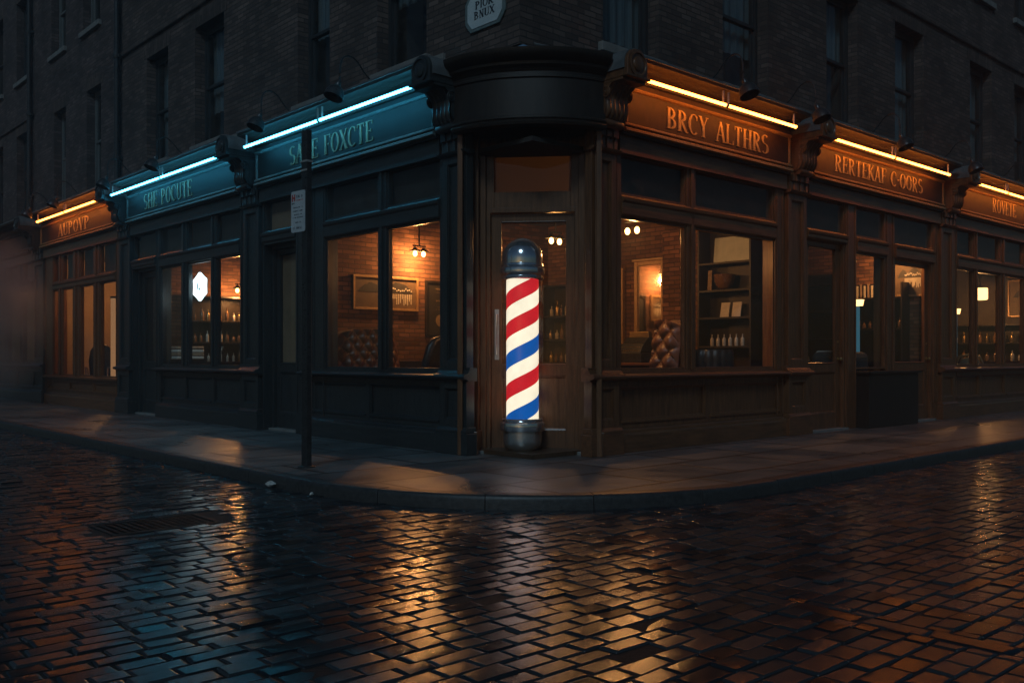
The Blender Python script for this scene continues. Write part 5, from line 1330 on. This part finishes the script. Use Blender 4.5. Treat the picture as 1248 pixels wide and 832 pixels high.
def column_lamp(a, b, label, z0=1.0):
    e = empty('table_lamp', W(a, b, .05)); tag(e, label, 'lamp', 'slim blue column lamps with warm tops')
    mb = MB(); mb.lathe([(.10, 0), (.10, .02), (.02, .04)], n=16); mb.lathe([(.012, .03), (.012, 1.05)], n=8); mb.build('stand', 'black_metal', e)
    mb = MB(); mb.lathe([(.032, 1.05), (.032, 1.88)], n=14); mb.build('column', 'cyan_tube', e, smooth=True)
    mb = MB(); mb.lathe([(.06, 1.89), (.08, 1.89), (.10, 1.99), (.04, 1.99)], n=16); mb.build('shade', 'lantern_glow', e, smooth=True)
column_lamp(.70, 8.18, 'slim blue column lamp behind the narrow window over the box riser'); column_lamp(.85, 12.45, 'slim blue column lamp in the shop at the right edge')
# striped cushion bench
e = empty('window_bench', W(.62, 7.45, .05), FB); tag(e, 'dark bench with a striped throw behind the narrow window', 'bench')
mb = MB(); mb.box(-.24, .24, -.5, .5, 0, .78); mb.build('base', 'black_wood', e, bevel=.01)
mb = MB(); mb.box(-.25, .25, -.5, .5, .78, 1.12); mb.build('cushion', 'cloth_dark', e, bevel=.09)
mb = MB()
for i in range(4): 
    y = -.40 + i * .12; mb.tube([(-.262, y, .85), (-.255, y + .03, 1.06), (-.2, y + .05, 1.125), (0, y + .08, 1.128)], .012, 6)
mb.build('stripes', 'stripe_white', e)
e = empty('ceiling_light', W(2.0, 7.4, 3.0), FA); tag(e, 'small white ceiling light behind the first door of the two doored shop', 'ceiling light')
mb = MB(); mb.lathe([(.10, 0), (.11, .03), (.02, .38)], n=18); mb.build('housing', 'dull_steel', e); mb = MB(); mb.lathe([(.09, -.012), (.09, -.002)], n=18); mb.build('diffuser', mat_emit('cool_disc', (.8, .95, 1), 2.0), e)

# --- right third shop
room(.36, 4.2, 10.1, 15.1, 3.35, {'b1': 'plaster_dark', 'a1': 'plaster_dark', 'b0': 'plaster_dark'})
e = empty('lantern', W(1.05, 14.2, 2.30), FB); tag(e, 'warm drum shaped lantern glowing in the shop at the right edge', 'lantern')
mb = MB(); mb.lathe([(.13, 0), (.15, .02), (.15, .24), (.12, .26)], n=20); mb.build('shade', 'lantern_glow', e, smooth=True)
mb = MB(); mb.tube([(0, 0, .26), (0, 0, 1.08)], .008, 6); mb.lathe([(.155, .25), (.10, .28), (.02, .30)], n=20); mb.build('rod', 'black_metal', e)
l = lamp_point(W(1.05, 14.0, 2.1), 24)
l.name = 'lantern_light'
shelves('b', 1.1, 15.09, 2.2, .1, 1.75, (.3, .95, 1.35, 1.74), .30, 'low dark shelves with glinting jars in the shop at the right edge')
for k_, z in enumerate((1.0, 1.4)):
    for i in range(12): bottle('b', .15 + i * .17 + rnd.uniform(-.03, .03), 14.9, z, rnd.uniform(.03, .045), rnd.uniform(.12, .24), rnd.choice(('bottle_pale', 'bottle_glass', 'brass')), 'jar on the low shelves of the shop at the right edge', 'jars in the right edge shop')
picture('b', .45, 15.08, 1.95, 2.75, .7, 'pale framed picture on the wall of the shop at the right edge', 'land')
def side_chair(a, b, rz, label):
    e = empty('side_chair', W(a, b, .05), rz); tag(e, label, 'chair', 'side chairs')
    mb = MB(); mb.box(-.23, .23, -.25, .22, .43, .49); mb.build('seat', 'leather_brown', e, bevel=.02)
    mb = MB(); P = [(-.21, .5), (-.24, .9), (-.18, 1.05), (0, 1.09), (.18, 1.05), (.24, .9), (.21, .5)]
    mb.tube([(x, .22 + (z - .5) * .15, z) for x, z in P], .02, 8); mb.build('back_frame', 'gilt_edge', e, smooth=True)
    mb = MB(); mb.poly_y([(-.19, .58), (-.2, .88), (-.14, 1.0), (0, 1.03), (.14, 1.0), (.2, .88), (.19, .58)], .25, .28); mb.build('backrest', 'blind_cloth', e, bevel=.01)
    for sx in (-1, 1):
        for y in (-.22, .2): mb = MB(); mb.tube([(sx * .2, y, 0), (sx * .21, y, .43)], .018, 6); mb.build('leg', 'gilt_edge', e)
side_chair(.75, 12.9, FB + R(200), 'pale backed side chair in the middle pane of the shop at the right edge')
side_chair(.95, 13.9, FB + R(170), 'pale backed side chair farther along the shop at the right edge')

#@@WORLD
# ------------------------------------------------------------------ steam drifting by the orange shop of the left street
m, nt, out = nodes('steam_volume')
tc = N(nt, 'ShaderNodeTexCoord'); nz = N(nt, 'ShaderNodeTexNoise', i_Scale=1.1, i_Detail=3.0); ln(nt, tc, 'Object', nz, 'Vector')
gr = N(nt, 'ShaderNodeVectorMath', operation='LENGTH'); mpv = N(nt, 'ShaderNodeMapping'); mpv.inputs['Scale'].default_value = (1 / 3.1, 1 / .94, 1 / 1.9)
mpv.inputs['Location'].default_value = (0, 0, -1.05)
ln(nt, tc, 'Object', mpv, 0); ln(nt, mpv, 0, gr, 0)
fo = N(nt, 'ShaderNodeMapRange'); fo.inputs[1].default_value = .1; fo.inputs[2].default_value = 1.0; fo.inputs[3].default_value = 1; fo.inputs[4].default_value = 0; ln(nt, gr, 'Value', fo, 0)
nr = N(nt, 'ShaderNodeMapRange'); nr.inputs[1].default_value = .32; nr.inputs[2].default_value = .75; nr.inputs[4].default_value = 2.6; ln(nt, nz, 0, nr, 0)
mm = N(nt, 'ShaderNodeMath', operation='MULTIPLY'); ln(nt, fo, 0, mm, 0); ln(nt, nr, 0, mm, 1)
pv = N(nt, 'ShaderNodeVolumePrincipled'); pv.inputs['Color'].default_value = (.9, .92, .95, 1); pv.inputs['Anisotropy'].default_value = .3
ln(nt, mm, 0, pv, 'Density'); ln(nt, pv, 0, out, 'Volume')
mb = MB(); mb.box(-3.3, 3.3, -.95, 1.2, .02, 4.0); o = mb.build('steam', 'steam_volume'); o.location = fac('L', 16.0, 1.15, 0); o.rotation_euler.z = ANG_L; tag(o, kind='stuff')

# thin damp night air over the whole scene
m, nt, out = nodes('haze_volume')
pv = N(nt, 'ShaderNodeVolumePrincipled'); pv.inputs['Color'].default_value = (.85, .92, 1, 1); pv.inputs['Density'].default_value = .004; pv.inputs['Anisotropy'].default_value = .3
ln(nt, pv, 0, out, 'Volume')
mb = MB(); mb.box(-40, 40, -8, 50, -1.2, 14); o = mb.build('haze', 'haze_volume'); tag(o, kind='stuff')
# ------------------------------------------------------------------ world, moonlight, camera
w = bpy.data.worlds.new('World'); scene.world = w; w.use_nodes = True; nt = w.node_tree
bg = nt.nodes['Background']; sky = nt.nodes.new('ShaderNodeTexSky'); sky.sky_type = 'NISHITA'; sky.sun_disc = False
SUN_EL, SUN_ROT = R(4), R(200)
sky.sun_elevation = SUN_EL; sky.sun_rotation = SUN_ROT; sky.ozone_density = 3.5; sky.air_density = 1.0; sky.dust_density = .3
nt.links.new(sky.outputs[0], bg.inputs[0]); bg.inputs[1].default_value = .020
sl = bpy.data.lights.new('moon', 'SUN'); sl.energy = .34; sl.angle = R(12); sl.color = (.55, .82, 1)
so = bpy.data.objects.new('moonlight', sl); col.objects.link(so); so.rotation_euler = (R(52), 0, R(-12))
cam = bpy.data.cameras.new('camera'); co = bpy.data.objects.new('camera', cam); col.objects.link(co)
co.location = (0, 0, 1.1); co.rotation_euler = (R(90), 0, 0)
cam.sensor_width = 36; cam.lens = 1133 / 1248 * 36; cam.shift_y = (434 - 416) / 1248; cam.clip_end = 800; cam.clip_start = .05
scene.camera = co
vs_ = scene.view_settings; vs_.view_transform = 'Standard'; vs_.look = 'None'; vs_.exposure = .6; vs_.gamma = 1
cy = scene.cycles
cy.max_bounces = 8; cy.diffuse_bounces = 3; cy.glossy_bounces = 3; cy.transparent_max_bounces = 12; cy.volume_bounces = 0
cy.caustics_reflective = False; cy.caustics_refractive = False; cy.sample_clamp_indirect = 4.0; cy.use_denoising = True
cy.volume_step_rate = 4.0
